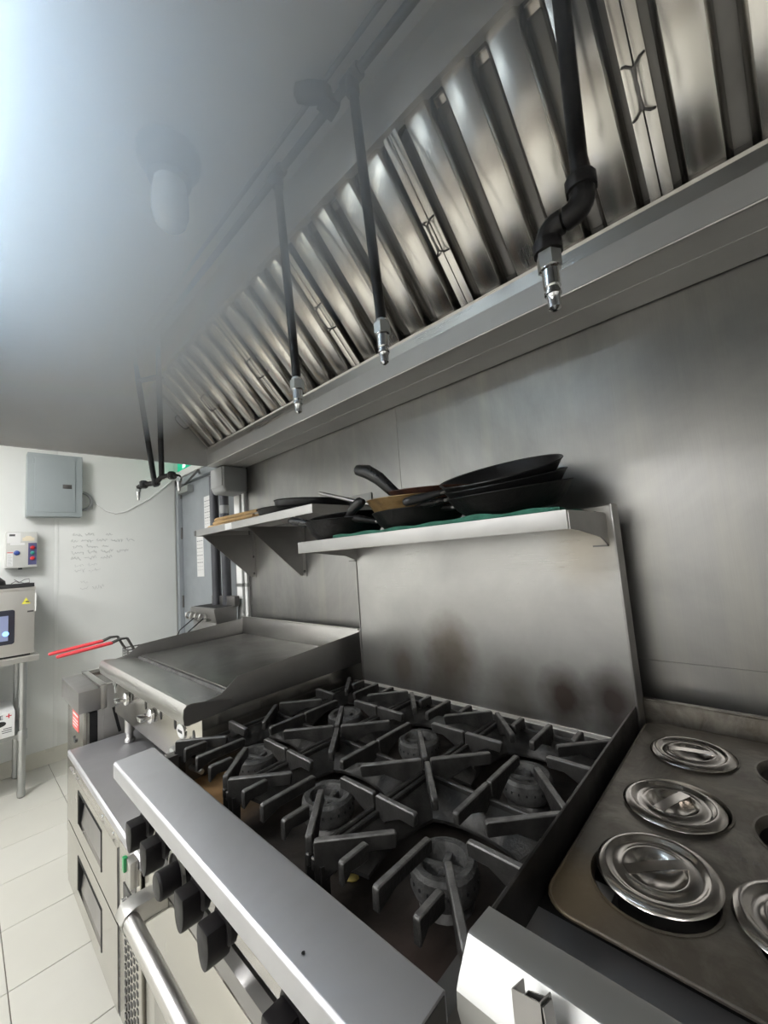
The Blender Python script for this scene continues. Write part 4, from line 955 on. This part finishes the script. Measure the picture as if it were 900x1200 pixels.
build('case', MB().box(-4.06, OX, OY0, OY1, OZ0, OZ1), 'oven_steel', ov, .004)
build('lower_gap', MB().box(-4.04, OX - .01, OY0 + .02, OY1 - .02, TZ + .001, OZ0), 'black', ov)
build('top_band', MB().box(-4.065, OX + .003, OY0, OY1 + .003, 1.315, 1.337), 'oven_steel', ov, .002)
pnl = build('control_panel', MB().prism([(a_, b_) for a_, b_ in rr(-.06, .256, .975, 1.195, .014)], 'X', OX - .001, OX + .004), 'screen', ov)
build('display', MB().box(OX + .004, OX + .005, -.03, .225, 1.0, 1.16), 'screen_lit', pnl)
build('screen_button', MB().lathe([(.016, 0), (.016, .001)], n=20).xf(Matrix.Translation((OX + .005, .213, 1.045)) @ Matrix.Rotation(R(90), 4, 'Y')), 'screen_dot', pnl)
build('warning_label', MB().prism([(.288, 1.225), (.334, 1.225), (.311, 1.267)], 'X', OX, OX + .001), 'yellow', ov)
build('warning_mark', MB().prism([(.306, 1.237), (.328, 1.233), (.326, 1.240), (.312, 1.246)], 'X', OX + .001, OX + .0015), 'ink', ov)
build('latch', MB().box(OX - .02, OX + .002, .318, .350, 1.168, 1.178), 'steel_dark', ov)
build('side_hinge', MB().box(OX - .03, OX + .004, OY1, OY1 + .008, 1.17, 1.29), 'white_paint', ov, .002)
tag(build('baking_tray', MB().box(-4.04, OX + .006, -.30, OY1 - .004, 1.3375, 1.342).box(-4.04, OX + .006, -.30, -.294, 1.3375, 1.362).box(OX, OX + .006, -.30, OY1 - .004, 1.3375, 1.362).box(-4.04, OX + .006, OY1 - .01, OY1 - .004, 1.3375, 1.362).box(-4.04, -4.034, -.30, OY1 - .004, 1.3375, 1.362), 'black_matt', None, .002), 'flat black baking tray lying on top of the countertop oven', 'tray')
pt_ = thing('black_pot', 'black pot cut by the left picture edge, on the tray over the oven', 'pot', (-3.80, .13, 1.3425))
build('bowl', MB().lathe([(0, 0), (.10, 0), (.105, .01), (.10, .045), (.07, .075), (.02, .09), (0, .091)], c=(-3.80, .115, 1.3425), n=28), 'black_matt', pt_)
build('lid_knob', MB().lathe([(.012, .088), (.018, .10), (.014, .112), (0, .114)], c=(-3.80, .115, 1.3425), n=14), 'black', pt_)
tag(build('wire_clip', MB().tube([(-3.66, .235, 1.366), (-3.66, .255, 1.378), (-3.66, .275, 1.37), (-3.66, .30, 1.387), (-3.66, .325, 1.391), (-3.66, .328, 1.366), (-3.66, .30, 1.364), (-3.66, .27, 1.376), (-3.66, .25, 1.392)], .0022, 6), 'steel_dark'), 'bent wire clip lying on the black tray over the oven', 'clip')
ct = thing('cardboard_box', 'white cardboard box with a red cross mark on the shelf under the table', 'box', (-3.80, .05, .397))
build('carton', MB().box(-4.0, -3.645, -.22, .266, .398, .552), 'label_white', ct, .002)
build('hand_hole', MB().lathe([(.030, 0), (.030, .001)], n=20).xf(Matrix.Translation((-3.645, .195, .486)) @ Matrix.Rotation(R(90), 4, 'Y') @ Matrix.Diagonal((.55, 1.0, 1, 1))), 'black', ct)
def text_part(txt, size, loc, mat, parent, name):
    cu = bpy.data.curves.new('t', 'FONT'); cu.body = txt; cu.size = size; cu.extrude = .0004; cu.offset = size * .012
    ob = bpy.data.objects.new('t', cu); COL.objects.link(ob)
    me = bpy.data.meshes.new_from_object(ob.evaluated_get(bpy.context.evaluated_depsgraph_get()))
    bpy.data.objects.remove(ob)
    me.transform(Matrix((Vector((0, 0, 1)), Vector((1, 0, 0)), Vector((0, 1, 0)))).to_4x4())   # x -> y, y -> z
    me.transform(Matrix(((1, 0, 0, loc[0]), (0, 1, 0, loc[1]), (0, 0, 1, loc[2]), (0, 0, 0, 1))))
    me.transform(Matrix.Translation(-ORG[parent.name])); me.materials.append(MT[mat])
    o = bpy.data.objects.new(name, me); COL.objects.link(o); o.parent = parent; return o
text_part('BE', .036, (-3.6443, .172, .514), 'ink', ct, 'printed_letters')
text_part('+', .054, (-3.6443, .221, .509), 'red', ct, 'printed_cross')
lines = MB()
for z, y0 in ((.452, .212), (.440, .205), (.428, .207)): lines.box(-3.6448, -3.6442, y0, .252, z, z + .004)
build('printed_lines', lines, 'ink', ct, kind='stuff')

# ---------------------------------------------------------------- haze that hangs under the hood
hz = build('steam_haze', MB().box(HX0 + .004, .58, HY0 + .004, .648, HZ + .01, CANOPY - .004), 'oil', None, kind='stuff')
hz['label'] = 'pale bluish steam haze hanging under the left part of the hood ceiling'; hz['category'] = 'steam'
mv = bpy.data.materials.new('haze'); mv.use_nodes = True; nt = mv.node_tree
for nd in list(nt.nodes):
    if nd.type != 'OUTPUT_MATERIAL': nt.nodes.remove(nd)
ou = nt.nodes['Material Output']; tc = nt.nodes.new('ShaderNodeTexCoord')
sub = nt.nodes.new('ShaderNodeVectorMath'); sub.operation = 'SUBTRACT'; nt.links.new(tc.outputs['Object'], sub.inputs[0])
o_ = ORG[hz.name]; sub.inputs[1].default_value = Vector((-1.40, .05, 2.42)) - o_
mu = nt.nodes.new('ShaderNodeVectorMath'); mu.operation = 'MULTIPLY'; nt.links.new(sub.outputs[0], mu.inputs[0]); mu.inputs[1].default_value = (.52, .66, .7)
ln = nt.nodes.new('ShaderNodeVectorMath'); ln.operation = 'LENGTH'; nt.links.new(mu.outputs[0], ln.inputs[0])
mr = nt.nodes.new('ShaderNodeMapRange'); mr.interpolation_type = 'SMOOTHSTEP'; nt.links.new(ln.outputs['Value'], mr.inputs[0])
mr.inputs[1].default_value = .0; mr.inputs[2].default_value = .95; mr.inputs[3].default_value = 4.0; mr.inputs[4].default_value = 0.10
vs_ = nt.nodes.new('ShaderNodeVolumeScatter'); vs_.inputs['Color'].default_value = (.78, .87, 1, 1); vs_.inputs['Anisotropy'].default_value = .3
nt.links.new(mr.outputs[0], vs_.inputs['Density']); nt.links.new(vs_.outputs[0], ou.inputs['Volume'])
hz.data.materials.clear(); hz.data.materials.append(mv)
